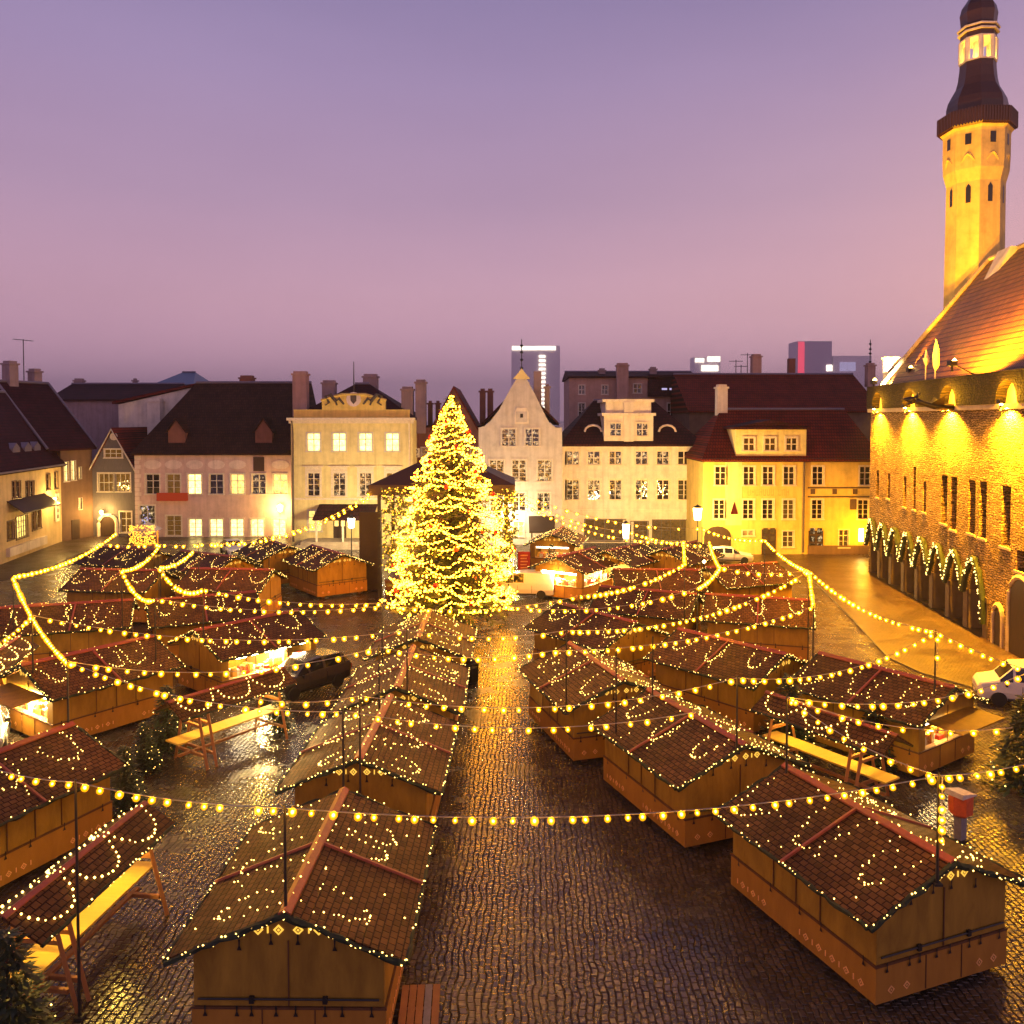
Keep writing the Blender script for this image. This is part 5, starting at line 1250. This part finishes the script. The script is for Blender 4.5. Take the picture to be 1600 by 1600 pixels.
# ------------------------------------------------------------------ trees
def lump_(a, z): return 1+.085*math.sin(3*a+1.9*z)+.06*math.sin(5*a-2.7*z+1)+.05*math.sin(2*a+4.3*z)
def spruce_mesh(h, rad, n_whorl, seed, leaf=.16, k=1.0, z0=.25, dens=1.0):
    random.seed(seed); m = MB()
    for i in range(n_whorl):
        f = i/(n_whorl-1); z = z0+(h-z0-.15)*f; r = rad*((1-f)**.82 if h < 6 else 1-f**1.75)*random.uniform(.86, 1.1)+.08
        nb = max(5, int((7+10*(1-f))*dens))
        ph = random.uniform(0, 6.28)
        for j in range(nb):
            a = ph+2*math.pi*j/nb+random.uniform(-.18, .18); L = r*random.uniform(.78, 1.12)*(lump_(a, z) if h > 6 else 1); dr = random.uniform(.12, .32)
            ns = max(3, int(L/leaf*1.25))
            for q in range(ns):
                s = (q+random.random())/ns; s = s**.7
                rr = L*s; zz = z-dr*L*s**1.4+.1*math.sin(s*3)+random.uniform(-.05, .05)*k
                c = Vector((rr*math.cos(a), rr*math.sin(a), zz))
                for w in range(2):
                    d = Vector((math.cos(a+random.uniform(-1.0, 1.0)), math.sin(a+random.uniform(-1.0, 1.0)), random.uniform(-.55, .25))).normalized()
                    sd = d.cross(Vector((random.uniform(-.4, .4), random.uniform(-.4, .4), 1))).normalized()
                    l = leaf*random.uniform(.9, 1.8); wd = leaf*random.uniform(.16, .3)
                    m.add([c-sd*wd*.4, c+d*l*.5-sd*wd, c+d*l, c+d*l*.5+sd*wd], [(0, 1, 2, 3)])
    return m
# the big tree
TB = D(706, 960, 55.0); TXC, TYC = TB.x, 55.0; THH = D(714, 620, 55).z; TR = 3.8
T = thing('christmas_tree', 'towering Christmas tree wrapped in swags of yellow lights with red baubles', 'Christmas tree', (TXC, TYC, 0))
spruce_mesh(THH, TR*.93, 46, 5, leaf=.34, z0=1.0, dens=1.5).build('foliage', M['spruce'], T, fix=False)
m = MB(); m.tube([(0, 0, 0), (0, 0, 1.5), (0, 0, THH-.2)], [.32, .28, .03], 8); m.build('trunk', M['bark'], T)
random.seed(77); m = MB()
def tree_r(z): return TR*(1-max(0.0, min(1.0, (z-.9)/(THH-.7)))**1.75)*(.95+.05*min(1, z/5))
def tlight(x, y, z, r=.045): m.octa((x+random.uniform(-.04, .04), y+random.uniform(-.04, .04), z+random.uniform(-.04, .04)), r*random.uniform(.75, 1.3))
nl = 27
for i in range(nl):
    f = (i+.5)/nl; z = 1.3+(THH-1.9)*f**1.02; r = tree_r(z); ns = max(4, int(2*math.pi*r/2.3)); ph = random.uniform(0, 6.28); sag = .16+.42*(1-f)*random.uniform(.7, 1.2)
    wob = [random.uniform(.65, 1.35) for _ in range(ns+1)]
    L = 2*math.pi*r; n = max(16, int(L/.105))
    for k in range(n):
        u = k/n*ns; s = u-int(u); sg = sag*wob[int(u)]; a = ph+2*math.pi*k/n
        zz = z-sg*4*s*(1-s)+.22*math.sin(2.3*a+i*1.7)+.12*math.sin(5*a+i); rr = (tree_r(max(.9, zz))+.08)*random.uniform(.9, 1.06)*lump_(a, zz)
        tlight(rr*math.cos(a), rr*math.sin(a), zz)
for k in range(620):
    f = random.random()**1.25; z = .8+(THH-1.1)*f; r = tree_r(z)*random.uniform(.72, 1.02); a = random.uniform(0, 6.28); r *= lump_(a, z); tlight(r*math.cos(a), r*math.sin(a), z, .04)
for k in range(46): tlight(random.uniform(-.14, .14), random.uniform(-.14, .14), THH-.4+random.uniform(-.3, .45), .05)
o = m.build('string_lights', M['fairy_y'], T, fix=False); o['kind'] = 'stuff'
bm_ = MB(); bm_.lathe([(.01, -.17), (.1, -.14), (.16, -.06), (.17, 0), (.16, .06), (.1, .14), (.03, .17), (.025, .22)], 10)
pr = bm_.build('bauble', M['bauble'], T, smooth=True)
for k in range(44):
    f = (k+.5)/44; z = 1.4+(THH-2.2)*f**1.15; a = k*2.399+.3; r = (tree_r(z)+.1)*lump_(a, z)
    if k == 0: ob = pr
    else: ob = pr.copy(); COL.objects.link(ob); ob.parent = T
    ob.location = (r*math.cos(a), r*math.sin(a), z); s = random.uniform(.6, 1.05); ob.scale = (s, s, s)
# small spruces
SPM = spruce_mesh(3.0, 1.05, 20, 9, leaf=.2, dens=1.1)
SPR = thing('spruce_tree', '', 'spruce'); SPM.build('foliage', M['spruce_d'], SPR, fix=False)
m = MB(); m.tube([(0, 0, 0), (0, 0, 2.9)], [.06, .015], 6); m.build('trunk', M['bark'], SPR)
random.seed(8); m = MB()
for k in range(34): f = random.random()**1.3; z = .3+2.6*f; r = (1.0*(1-f)**.85+.06); a = random.uniform(0, 6.28); m.octa((r*math.cos(a), r*math.sin(a), z), .024)
o = m.build('fairy_lights', M['fairy'], SPR, fix=False); o['kind'] = 'stuff'
spr = [((-10.05, 16.7), .95, 'dark spruce at the bottom left corner, in front of the covered table'), (G(226, 1205), .62, 'spruce between the left-edge stall and the nearest covered table'), (G(262, 1172), .85, 'spruce at the left end of the covered table by the dark car'),
       (G(437, 1142), .6, 'low spruce beside the dark car'), (G(1232, 1172), 1.0, 'spruce left of the covered table behind the lower right stall'), (G(1366, 1200), .85, 'spruce right of the covered table behind the lower right stall'),
       (G(1600, 1232), 1.1, 'spruce cut by the right edge above the orange litter bin'), (G(196, 1262), .7, 'small spruce behind the nearest covered table'), (G(862, 893), .8, 'small spruce by the doorway behind the white van')]
for i, (p, s, lab) in enumerate(spr):
    t = SPR if i == 0 else copy_tree(SPR); t.location = (p[0], p[1], 0); t.scale = (s, s, s); t.rotation_euler = (0, 0, i*1.3); t['label'] = lab; t['group'] = 'small lit spruces among the stalls'

# ------------------------------------------------------------------ stage behind the tree
YS = 62.0; e0, e1 = D(576, 758, YS), D(805, 752, YS); ez = e0.z; pk = D(690, 703, YS+3).z
T = thing('stage', 'big roofed stage hung with curtains of lights behind the Christmas tree', 'stage', (0, 0, 0))
m = MB(); x0, x1 = e0.x, e1.x; xm = (x0+x1)/2
m.add([(x0, YS, ez), (x1, YS, ez), (x1, YS+8, ez), (x0, YS+8, ez), (xm, YS+2.6, pk), (xm, YS+5.4, pk), (x0, YS, ez-.75), (x1, YS, ez-.75), (x1, YS+8, ez-.75), (x0, YS+8, ez-.75)], [(0, 1, 4), (1, 2, 5, 4), (2, 3, 5), (3, 0, 4, 5), (0, 6, 7, 1), (1, 7, 8, 2), (2, 8, 9, 3), (3, 9, 6, 0)])
m.build('roof', M['canopy'], T)
for x in (x0+.7, x1-.7):
    for y in (YS+.4, YS+7.6): m = MB(); m.box(x-.12, x+.12, y-.12, y+.12, 0, ez-.7); m.build('post', M['iron'], T)
m = MB(); m.box(x0+1, x1-1, YS+1, YS+7, 0, 1.1); m.build('platform', M['stall_trim'], T)
def curtain(px0, px1, py0, py1, n, seed):
    random.seed(seed); a, b_ = D(px0, py0, YS-.1), D(px1, py1, YS-.1); g_ = MB(); l_ = MB()
    for k in range(n):
        x = random.uniform(a.x, b_.x); z = random.uniform(b_.z, a.z); y = YS-.05+random.uniform(-.25, .25)
        l_.octa((x, y-.05, z), .05*random.uniform(.7, 1.3))
        for q in range(2):
            d = Vector((random.uniform(-1, 1), random.uniform(-.5, .5), random.uniform(-1, .3))).normalized()*.35; s = Vector((.08, .02, .06)); c = Vector((x+random.uniform(-.1, .1), y, z)); g_.add([c, c+d*.5+s, c+d, c+d*.5-s], [(0, 1, 2, 3)])
    o = g_.build('garland_curtain', M['spruce'], T, fix=False); l = l_.build('curtain_lights', M['curtain_l'], o, fix=False); l['kind'] = 'stuff'
curtain(597, 641, 762, 885, 300, 1); curtain(642, 668, 762, 802, 110, 2); curtain(770, 803, 764, 905, 330, 3)
m = MB(); a = D(561, 800, YS+3); b_ = D(596, 800, YS+3); m.box(a.x, b_.x, YS+3, YS+3.15, 0, a.z); m.build('side_tarpaulin', M['sheet'], T)

# ------------------------------------------------------------------ poles and light strings
PZ = 5.2
def stall_floor(x, y):
    for cx, cy, a in SPOTS:
        dx, dy = x-cx, y-cy; lx = dx*math.cos(a)+dy*math.sin(a); ly = -dx*math.sin(a)+dy*math.cos(a)
        if abs(lx) < RW+.1 and abs(ly) < RL+.15: return RZ-RK*abs(lx)-.1
    return 0.0
POLES = [((118, 1222), 'pole over the left-edge stall, carrying the front string of bulbs'), ((445, 1262), 'pole on the gable of the nearest middle stall'), ((1467, 1212), 'pole with bulbs running down it above the lower right stall'),
 ((105, 1033), 'pole before the stall with the blinding lamp'), ((536, 1112), 'left of two poles over the second middle-row stall'), ((562, 1088), 'right of two poles over the second middle-row stall'), ((1152, 1059), 'pole over the ridge of the second right-row stall'),
 ((1462, 986), 'pole at the street side above the flapped stall'), ((1264, 891), 'pole where four strings meet before the yellow house'), ((1271, 947), 'pole right below the four-string meeting point'), ((20, 900), 'far left pole where the string turns a sharp corner'),
 ((190, 890), 'pole at the near end of the left hanging loop'), ((248, 885), 'pole at the near end of the second hanging loop'), ((242, 935), 'pole at the yellow-lit corner of the left stalls'), ((317, 920), 'pole above the roof with clustered yellow lights'),
 ((50, 961), 'pole at the left edge where three strings meet'), ((597, 945), 'pole at the left foot of the Christmas tree'), ((905, 931), 'pole over the stall corner below the white van'), ((1090, 918), 'pole beside the cobbled gap with yellow gable'),
 ((1070, 880), 'pole behind the narrow-looking stall'), ((1230, 1089), 'pole among spruces behind the lower right stall'), ((885, 985), 'pole at the aisle edge of the third right-row stall'), ((636, 985), 'pole at the ridge of the third middle-row stall'),
 ((592, 1011), 'pole left of the third middle-row stall'), ((1097, 825), 'pole by the beige house corner'), ((1195, 843), 'pole before the yellow house doorway'), ((250, 850), 'pole by the lit kiosk'), ((310, 850), 'pole before the pink house ground floor'),
 ((963, 1012), 'pole over the gable of the third right-row stall'), ((1020, 997), 'pole between the two right rows of stalls'), ((420, 839), 'pole before the lit end of the pink house'), ((985, 831), 'pole before the beige house shopfront')]
PG = 'dark poles carrying the light strings'
for (p, lab) in POLES:
    q = G(*p, PZ); z0 = stall_floor(q.x, q.y); t = thing('light_pole', lab, 'pole', (q.x, q.y, z0), 0, PG)
    m = MB(); m.tube([(0, 0, 0), (0, 0, PZ-z0+.06)], [.035, .026], 6); m.build('shaft', M['pole'], t)
    m = MB(); m.box(-.09, .09, -.09, .09, 0, .05); m.build('foot_plate', M['pole'], t)
BM = MB(); BM.lathe([(.004, -.04), (.026, -.026), (.035, 0), (.026, .026), (.004, .04)], 7); nf_ = len(BM.f)
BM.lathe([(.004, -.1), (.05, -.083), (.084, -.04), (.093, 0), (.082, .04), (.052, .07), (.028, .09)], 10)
bulb_me = bpy.data.meshes.new('bulb'); bulb_me.from_pydata(BM.v, [], BM.f); bulb_me.materials.append(M['bulb']); bulb_me.materials.append(M['halo_shell'])
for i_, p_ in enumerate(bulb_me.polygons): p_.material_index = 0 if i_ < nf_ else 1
SM = MB(); SM.lathe([(.022, 0), (.022, .07)], 6); sock_me = bpy.data.meshes.new('socket'); sock_me.from_pydata(SM.v, [], SM.f); sock_me.materials.append(M['dwire'])
random.seed(99)
def light_string(A, B, sag, label, sp=.5, za=PZ, zb=PZ, skip=.05, group='overhead strings of bulbs'):
    a = A if isinstance(A, Vector) else G(*A, za); b_ = B if isinstance(B, Vector) else G(*B, zb)
    L = (b_-a).length; n = max(8, int(L/.6))
    P = lambda t: a.lerp(b_, t)-Vector((0, 0, sag*4*t*(1-t)))
    m = MB(); m.tube([P(k/n) for k in range(n+1)], .014, 4); w = m.build('light_string', M['wire']); tag(w, label, 'string lights', group)
    nb = max(2, int(L/sp)); count = 0
    for k in range(nb):
        if random.random() < skip and nb > 4: continue
        t = (k+.5+random.uniform(-.2, .2))/nb; p = P(t)
        o = bpy.data.objects.new('bulb', bulb_me); COL.objects.link(o); o.parent = w; o.location = p-Vector((0, 0, .075)); o.rotation_euler = (random.uniform(-.4, .4), random.uniform(-.4, .4), 0); sc_ = random.uniform(.78, 1.2)*(1.3 if p.y > 38 else .84 if p.y < 24 else 1.0); o.scale = (sc_, sc_, sc_)  # far bulbs enlarged to stand for their bloom
    return w
S = [((-60, 1184), (118, 1222), .12, 'string from the left edge to the pole over the left-edge stall'), ((118, 1222), (445, 1262), .12, 'nearest string from the left-edge stall to the nearest middle stall'),
 ((445, 1262), (1467, 1212), .5, 'long nearest string across the aisle, low in the picture'), ((1467, 1212), (1660, 1176), .12, 'string from the pole above the lower right stall to the right edge'),
 ((105, 1033), (536, 1112), .45, 'string from the blinding-lamp stall to the second middle-row stall'), ((540, 1111), (1090, 1112), .45, 'lower of two strings across the aisle over the second middle-row stall'),
 ((395, 1091), (562, 1087), .15, 'short string over the covered table by the dark car'), ((562, 1087), (1152, 1059), .6, 'upper of two strings across the aisle over the second middle-row stall'),
 ((1152, 1059), (1462, 986), .6, 'string rising right towards the street-side pole'), ((50, 961), (636, 985), .65, 'long string sagging over the left stalls to the third middle-row stall'),
 ((105, 1033), (592, 1011), .6, 'string crossing the open stall beside the dark car'), ((317, 920), (597, 942), .3, 'upper of two strings ending left of the Christmas tree foot'), ((242, 935), (597, 947), .35, 'lower of two strings ending left of the Christmas tree foot'),
 ((597, 945), (905, 931), .4, 'string passing close in front of the Christmas tree foot'), ((905, 931), (1070, 880), .35, 'string curving up behind the narrow-looking stall'), ((780, 945), (1090, 918), .55, 'string from the tree foot to the pole by the cobbled gap'),
 ((636, 985), (885, 985), .25, 'string over the aisle just below the Christmas tree'), ((885, 985), (1264, 892), .85, 'string from the aisle up to the four-string meeting point'), ((592, 1011), (862, 1017), .3, 'thinly lit dark cable across the aisle by the black bin'),
 ((862, 1017), (1271, 947), .45, 'string over the third right-row stall to the lower meeting pole'), ((1097, 825), (1195, 843), .3, 'string in front of the yellow house arched gate'), ((1195, 843), (1264, 892), .25, 'string falling from the yellow house doorway to the meeting point'),
 ((1264, 891), (1462, 986), .55, 'string sweeping along the wet street by the town hall'), ((1462, 986), (1640, 1056), .15, 'string from the street-side pole to the white van'), ((1230, 1089), (1640, 1036), .65, 'string over the flapped stall to the white van'),
 ((1230, 1089), (1582, 1137), .4, 'string over the closed right stall to the right-edge spruce'), ((1230, 1089), (1467, 1212), .25, 'string falling past the yellow board to the lower right stall pole'),
 ((20, 900), (105, 1033), .45, 'steep string at the left edge running towards us'), ((20, 900), (182, 832), .5, 'string rising from the left corner pole to the arched door'), ((150, 849), (250, 850), .12, 'short string by the lit kiosk'),
 ((250, 850), (190, 890), .4, 'upper arm of the left hanging loop'), ((190, 890), (242, 935), .55, 'lower arm of the left hanging loop'), ((310, 850), (248, 885), .4, 'upper arm of the second hanging loop'), ((248, 885), (317, 920), .6, 'lower arm of the second hanging loop'),
 ((310, 850), (420, 839), .12, 'string along the pink house ground floor'), ((250, 850), (310, 850), .1, 'short string between the kiosk and the pink house'), ((50, 961), (-20, 1015), .1, 'string dropping out at the left edge'), ((1070, 880), (1068, 846), .2, 'string running back behind the narrow-looking stall'),
 ((1090, 918), (1125, 886), .15, 'short string above the bright yellow gable'), ((1125, 886), (1108, 845), .2, 'string running back beside the white saloon car'), ((985, 831), (1097, 852), .2, 'string before the beige house shopfront'), ((1264, 891), (1271, 947), .05, 'steep short string between the two meeting poles'),
 ((1125, 886), (1264, 891), .25, 'string along the roof of the bright yellow-gabled stall')]
for a, b_, sag, lab in S: light_string(a, b_, sag, lab, sp=.40 if a[1] > 1150 else .52)
tl1 = D(580, 768, YS-.2); tr1 = D(800, 768, YS-.2)
light_string(tl1, G(420, 839, PZ), .5, 'upper string from the stage corner to the pink house'); light_string(tl1+Vector((0, 0, -.3)), G(330, 851, PZ), .9, 'lower string from the stage corner to the pink house')
light_string(tr1, G(985, 831, PZ), .6, 'upper string from the stage corner to the beige house'); light_string(tr1+Vector((0, 0, -.4)), G(1075, 846, PZ), 1.0, 'lower string from the stage corner to the beige house')
light_string(tr1+Vector((0, 0, .1)), G(1097, 825, PZ), .8, 'longest string from the stage corner past the beige house', sp=.7)
q = G(1467, 1212, PZ); light_string(q+Vector((.05, -.05, 0)), q+Vector((.06, -.06, -1.5)), 0, 'bulbs hanging straight down the pole above the lower right stall', sp=.22)
q = G(1462, 986, PZ); light_string(q+Vector((.05, -.05, 0)), q+Vector((.06, -.06, -1.4)), 0, 'bulbs hanging straight down the street-side pole', sp=.5)

# ------------------------------------------------------------------ cars
def loft(secs):
    m = MB(); n = 8
    for (y, w, zb, zm, zl, wr, zr) in secs: m.v += [(-w*.9, y, zb), (-w, y, zm), (-w*.97, y, zl), (-wr, y, zr), (wr, y, zr), (w*.97, y, zl), (w, y, zm), (w*.9, y, zb)]
    for i in range(len(secs)-1):
        for k in range(n): m.f.append((i*n+k, i*n+(k+1) % n, (i+1)*n+(k+1) % n, (i+1)*n+k))
    m.f.append(tuple(range(n-1, -1, -1))); m.f.append(tuple((len(secs)-1)*n+k for k in range(n)))
    return m
CARS = {'saloon': ([(-2.15, .72, .35, .5, .62, .66, .66), (-2.05, .84, .25, .55, .74, .74, .77), (-1.0, .88, .22, .6, .9, .76, .95), (-.35, .88, .22, .6, .93, .60, 1.38), (.45, .88, .22, .6, .94, .60, 1.43), (1.35, .87, .22, .6, .95, .60, 1.33), (1.95, .84, .25, .6, .95, .70, .98), (2.12, .76, .35, .6, .85, .66, .88)], (2, 6)),
        'suv': ([(-2.25, .76, .4, .6, .78, .7, .82), (-2.1, .9, .3, .65, .92, .8, .96), (-1.1, .93, .28, .7, 1.05, .8, 1.1), (-.4, .93, .28, .7, 1.08, .66, 1.6), (.5, .93, .28, .7, 1.1, .68, 1.66), (1.7, .92, .28, .7, 1.1, .66, 1.6), (2.15, .88, .32, .7, 1.05, .74, 1.15), (2.25, .8, .4, .7, 1.0, .7, 1.05)], (2, 6)),
        'van': ([(-2.2, .74, .38, .55, .78, .68, .84), (-2.05, .86, .3, .6, .95, .76, 1.02), (-1.35, .9, .28, .65, 1.1, .78, 1.2), (-.75, .9, .28, .65, 1.12, .74, 1.8), (.1, .9, .28, .65, 1.13, .78, 1.88), (1.9, .9, .28, .65, 1.13, .79, 1.86), (2.15, .89, .3, .65, 1.13, .77, 1.8), (2.2, .86, .36, .65, 1.1, .76, 1.74)], (2, 4))}
def make_car(kind, label, pos, head, paint, name='parked_car', cat='car'):
    """head: direction the nose points"""
    secs, (g0, g1) = CARS[kind]; t = thing(name, label, cat, (pos[0], pos[1], 0), math.atan2(head[1], head[0])+math.pi/2)
    bd = loft(secs).build('body', M[paint], t); bd.data.polygons.foreach_set('use_smooth', [False]*len(bd.data.polygons))
    bv = bd.modifiers.new('bevel', 'BEVEL'); bv.width = .05; bv.segments = 2; bv.limit_method = 'ANGLE'; bv.angle_limit = R(20)
    n = 8; V = loft(secs).v
    def pane(q, nme='window'):
        q = [Vector(p) for p in q]; c = sum(q, Vector())/4; nn = (q[1]-q[0]).cross(q[2]-q[0]).normalized()
        if nn.dot(c-Vector((0, c.y*.6, .6))) < 0: nn = -nn
        q = [c+(p-c)*.84+nn*.012 for p in q]; m = MB(); m.add(q+[p-nn*.01 for p in q], [(0, 1, 2, 3), (0, 1, 5, 4), (1, 2, 6, 5), (2, 3, 7, 6), (3, 0, 4, 7)]); m.build(nme, M['car_glass'], t)
    for i in range(g0, g1):
        for (k0, k1) in ((2, 3), (5, 4)):
            if i in (g0, g1-1) and kind != 'van': 
                pass
            pane([V[i*n+k0], V[(i+1)*n+k0], V[(i+1)*n+k1], V[i*n+k1]])
    pane([V[g0*n+3], V[g0*n+4], V[(g0+1)*n+4], V[(g0+1)*n+3]], 'windscreen')
    e = len(secs)-1
    if kind != 'van': pane([V[(e-2)*n+3], V[(e-2)*n+4], V[(e-1)*n+4], V[(e-1)*n+3]], 'rear_window')
    else: m = MB(); m.box(-.6, .6, 2.2, 2.215, 1.15, 1.62); m.build('rear_window', M['car_glass'], t)
    w = secs[2][1]
    for yy in (-1.35, 1.3):
        for s in (-1, 1):
            wt = MB(); wt.lathe([(.2, -.1), (.31, -.1), (.33, -.06), (.33, .06), (.31, .1), (.2, .1)], 18)
            wt.v = [(s*(w-.06)+z, yy+x, .33+y) for x, y, z in wt.v]; o = wt.build('wheel', M['rubber'], t, smooth=False)
            wr = MB(); wr.lathe([(.2, .03), (.06, .07)], 12); wr.v = [(s*(w-.06)+s*z, yy+x, .33+y) for x, y, z in wr.v]; wr.build('rim', M['rim'], o)
    for s in (-1, 1):
        y0 = secs[1][0]; m = MB(); m.box(s*.62-.16, s*.62+.16, y0-.06, y0+.1, .62, .76); m.build('headlight', M['headlight'], t)
        y1 = secs[-2][0]; m = MB(); m.box(s*.68-.13, s*.68+.13, y1-.02, y1+.12, .72, .95); m.build('taillight', M['taillight'], t)
        m = MB(); m.box(s*(w+.02)-.09, s*(w+.02)+.09, secs[2][0]+.25, secs[2][0]+.33, .95, 1.08); m.build('wing_mirror', M['black'], t)
    m = MB(); m.box(-.6, .6, secs[0][0]-.015, secs[0][0]+.05, .38, .56); m.build('grille', M['black'], t)
    for y_, d_ in ((secs[0][0]-.03, 0), (secs[-1][0]+.01, 0)): m = MB(); m.box(-.26, .26, y_, y_+.02, .42, .53); m.build('number_plate', M['w_trim'], t)
    for s in (-1, 1):
        for y_ in (-.42, .62):
            m = MB(); m.box(s*(w+.004)-.008, s*(w+.004)+.008, y_-.012, y_+.012, .42, .98); m.build('door_seam', M['black'], t)
        m = MB(); m.box(s*(w-.0)-.02, s*(w-.0)+.02, -1.0, .95, .3, .4); m.build('side_skirt', M['black'], t)
    return t
a = G(448, 1086); c = G(545, 1056); mid = (a+c)/2; make_car('suv', 'dark estate car with glossy wet roof parked beside the blazing open stall', (mid.x-.5, mid.y-.8), (a-c), 'dark_car')
p = G(824, 936); make_car('van', 'small white delivery van parked right of the Christmas tree', (p.x-.2, p.y+.9), (-1, .12, 0), 'white_car', 'parked_van', 'van')
p = G(1141, 881); make_car('saloon', 'white saloon car parked before the yellow house arched gate', (p.x, p.y+.8), (1, -.12, 0), 'white_car')
p = G(1537, 1098); q = Vector((-.94, .34, 0)); make_car('van', 'white van cut by the right edge beside the wet street', (p.x-q.x*1.35+.7, p.y-q.y*1.35+.3), q, 'white_car', 'parked_van', 'van')
p = G(364, 866); make_car('saloon', 'small white car near the pink house, half hidden behind a stall roof', (p.x, p.y), (.5, -.9, 0), 'white_car')
p = G(-2, 1160); make_car('saloon', 'silver car cut by the left edge beside the blinding lamp', (p.x-.6, p.y), (.45, -.9, 0), 'grey_car')

# ------------------------------------------------------------------ small things
p = G(1500, 1312); t = thing('litter_bin', 'orange litter bin with pale sloping lid on a grey post', 'litter bin', p, .5)
m = MB(); m.box(-.14, .14, -.12, .12, 0, .82); m.build('post', M['greypost'], t)
m = MB(); m.lathe([(.26, .78), (.34, .86), (.35, 1.42)], 6); m.build('body', M['orange'], t)
m = MB(); m.prism([(-.34, 1.42), (.34, 1.42), (.34, 1.46), (-.34, 1.58)], 'y', -.3, .3); m.build('lid', M['palelid'], t)
m = MB(); m.box(-.2, .2, -.18, .18, .0, .04); m.build('foot', M['iron'], t)
p = G(737, 1066); t = thing('rubbish_bin', 'black bagged rubbish bin standing alone at the aisle edge of the middle row', 'rubbish bin', p)
m = MB(); m.lathe([(.27, 0), (.33, .12), (.35, .7), (.36, .95)], 12); m.build('body', M['black'], t, smooth=True)
m = MB(); m.lathe([(.37, .9), (.39, .95), (.36, 1.06), (.2, 1.14), (.03, 1.16)], 12); m.build('lid', M['black'], t, smooth=True)
p = G(655, 1585); t = thing('pallet', 'grey and brown wooden boards lying by the nearest middle stall', 'pallet', p, .05)
for k in range(5): m = MB(); m.box(-.42+k*.175, -.42+k*.175+.155, -.75, .75, .14, .165); m.build('board', M['post'] if k != 3 else M['greypost'], t)
for y in (-.65, 0, .65): m = MB(); m.box(-.42, .44, y-.05, y+.05, 0, .138); m.build('bearer', M['stall_trim'], t)
# lit kiosk with a post
p = G(228, 868); t = thing('kiosk', 'small kiosk draped in bright yellow lights before the pink house', 'kiosk', p, .1)
m = MB(); m.box(-1.0, 1.0, -.8, .8, 1.0, 1.1); 
for sx in (-1, 1):
    for sy in (-1, 1): m.box(sx*.9-.06, sx*.9+.06, sy*.7-.06, sy*.7+.06, 0, 2.5)
m.box(-1, 1, -.8, .8, .1, .9) if False else None
m.build('frame', M['post'], t); m = MB(); m.prism([(-1.3, 2.45), (1.3, 2.45), (0, 3.1)], 'y', -1, 1); m.build('roof', M['creamw'], t)
random.seed(4); m = MB()
for k in range(230): m.octa((random.uniform(-1.2, 1.2), -1.02+random.uniform(-.1, .1), random.uniform(1.3, 3.0)), .055)
o = m.build('fairy_lights', M['curtain_l'], t, fix=False); o['kind'] = 'stuff'; lamp('kiosk_lamp', 'POINT', (0, -.4, 2.2), 500, WARM, t, .15)
# lanterns
def lantern(label, px, py, Y, h, e, wd=.26, color=(1, .77, .40), glass='lamp_w'):
    q = D(px, py, Y); t = thing('street_lantern', label, 'street lamp', (q.x, Y, 0)); m = MB(); m.lathe([(.09, 0), (.06, .3), (.045, q.z-h/2)], 8); m.build('post', M['iron'], t)
    m = MB(); m.lathe([(wd*.7, q.z-h/2), (wd, q.z+h/2)], 6); m.build('lamp_glass', M[glass], t); m = MB(); m.lathe([(wd*1.15, q.z+h/2), (.04, q.z+h/2+.3)], 6); m.build('lamp_cap', M['iron'], t)
    lamp('lantern_light', 'POINT', (0, -wd-.2, q.z), e*.25, color, t, .15); lamp('lantern_light', 'POINT', (0, wd+.2, q.z), e*.75, color, t, .15)
lantern('brightest warm street lantern, between the beige house and the yellow house', 1090, 803, 77, 1.1, 9500, .42, (1, .56, .09), 'lamp_y')
lantern('white street lantern glowing before the beige house shopfront', 978, 830, 76, 1.3, 4200, .32)
lantern('white lantern left of the brown tarpaulin by the porch', 549, 817, 80, .9, 2400, .34)
lantern('white lantern right of the brown tarpaulin, against the light curtain', 588, 817, 80, .9, 2400, .34)
p = G(819, 905); t = thing('notice_board', 'dark red notice board standing right of the Christmas tree', 'notice board', p)
m = MB(); m.box(-.55, -.48, -.03, .03, 0, 2.3); m.build('post', M['iron'], t); m = MB(); m.box(.48, .55, -.03, .03, 0, 2.3); m.build('post', M['iron'], t); m = MB(); m.box(-.48, .48, -.03, .03, .6, 2.25); m.build('board', M['red'], t)
m = MB()
for k in range(5): m.box(-.3, .3-.1*(k % 2), -.04, -.031, 1.9-k*.25, 2.0-k*.25)
m.build('notice', M['orn'], t)

# warm lamp that lights the yellow-walled gable by the gap
p = D(1106, 885, 60); t = thing('stall_lamp_post', 'bright bulb cluster before the yellow-lit gable by the cobbled gap', 'lamp', (p.x-.6, p.y-1.5, 0))
m = MB(); m.tube([(0, 0, 0), (0, 0, 3.1)], .04, 6); m.build('post', M['pole'], t); m = MB(); m.octa((0, 0, 3.25), .14); m.build('lamp_glass', M['lamp_y'], t); lamp('cluster_light', 'POINT', (0, -.0, 3.6), 420, SODIUM, t, .12)

# ------------------------------------------------------------------ night mist
HZ = MB(); HZ.box(-4600, 4600, -80, 7200, -1, 312); hz = HZ.build('haze', M['sheet']); hz['kind'] = 'stuff'
hm = bpy.data.materials.new('night_mist'); hm.use_nodes = True; hn = hm.node_tree; hn.nodes.remove(hn.nodes['Principled BSDF'])
pv = hn.nodes.new('ShaderNodeVolumePrincipled'); pv.inputs['Color'].default_value = (.9, .9, .92, 1); pv.inputs['Density'].default_value = .00027; pv.inputs['Anisotropy'].default_value = 0.2
hn.links.new(pv.outputs[0], hn.nodes['Material Output'].inputs['Volume']); hz.data.materials.clear(); hz.data.materials.append(hm)
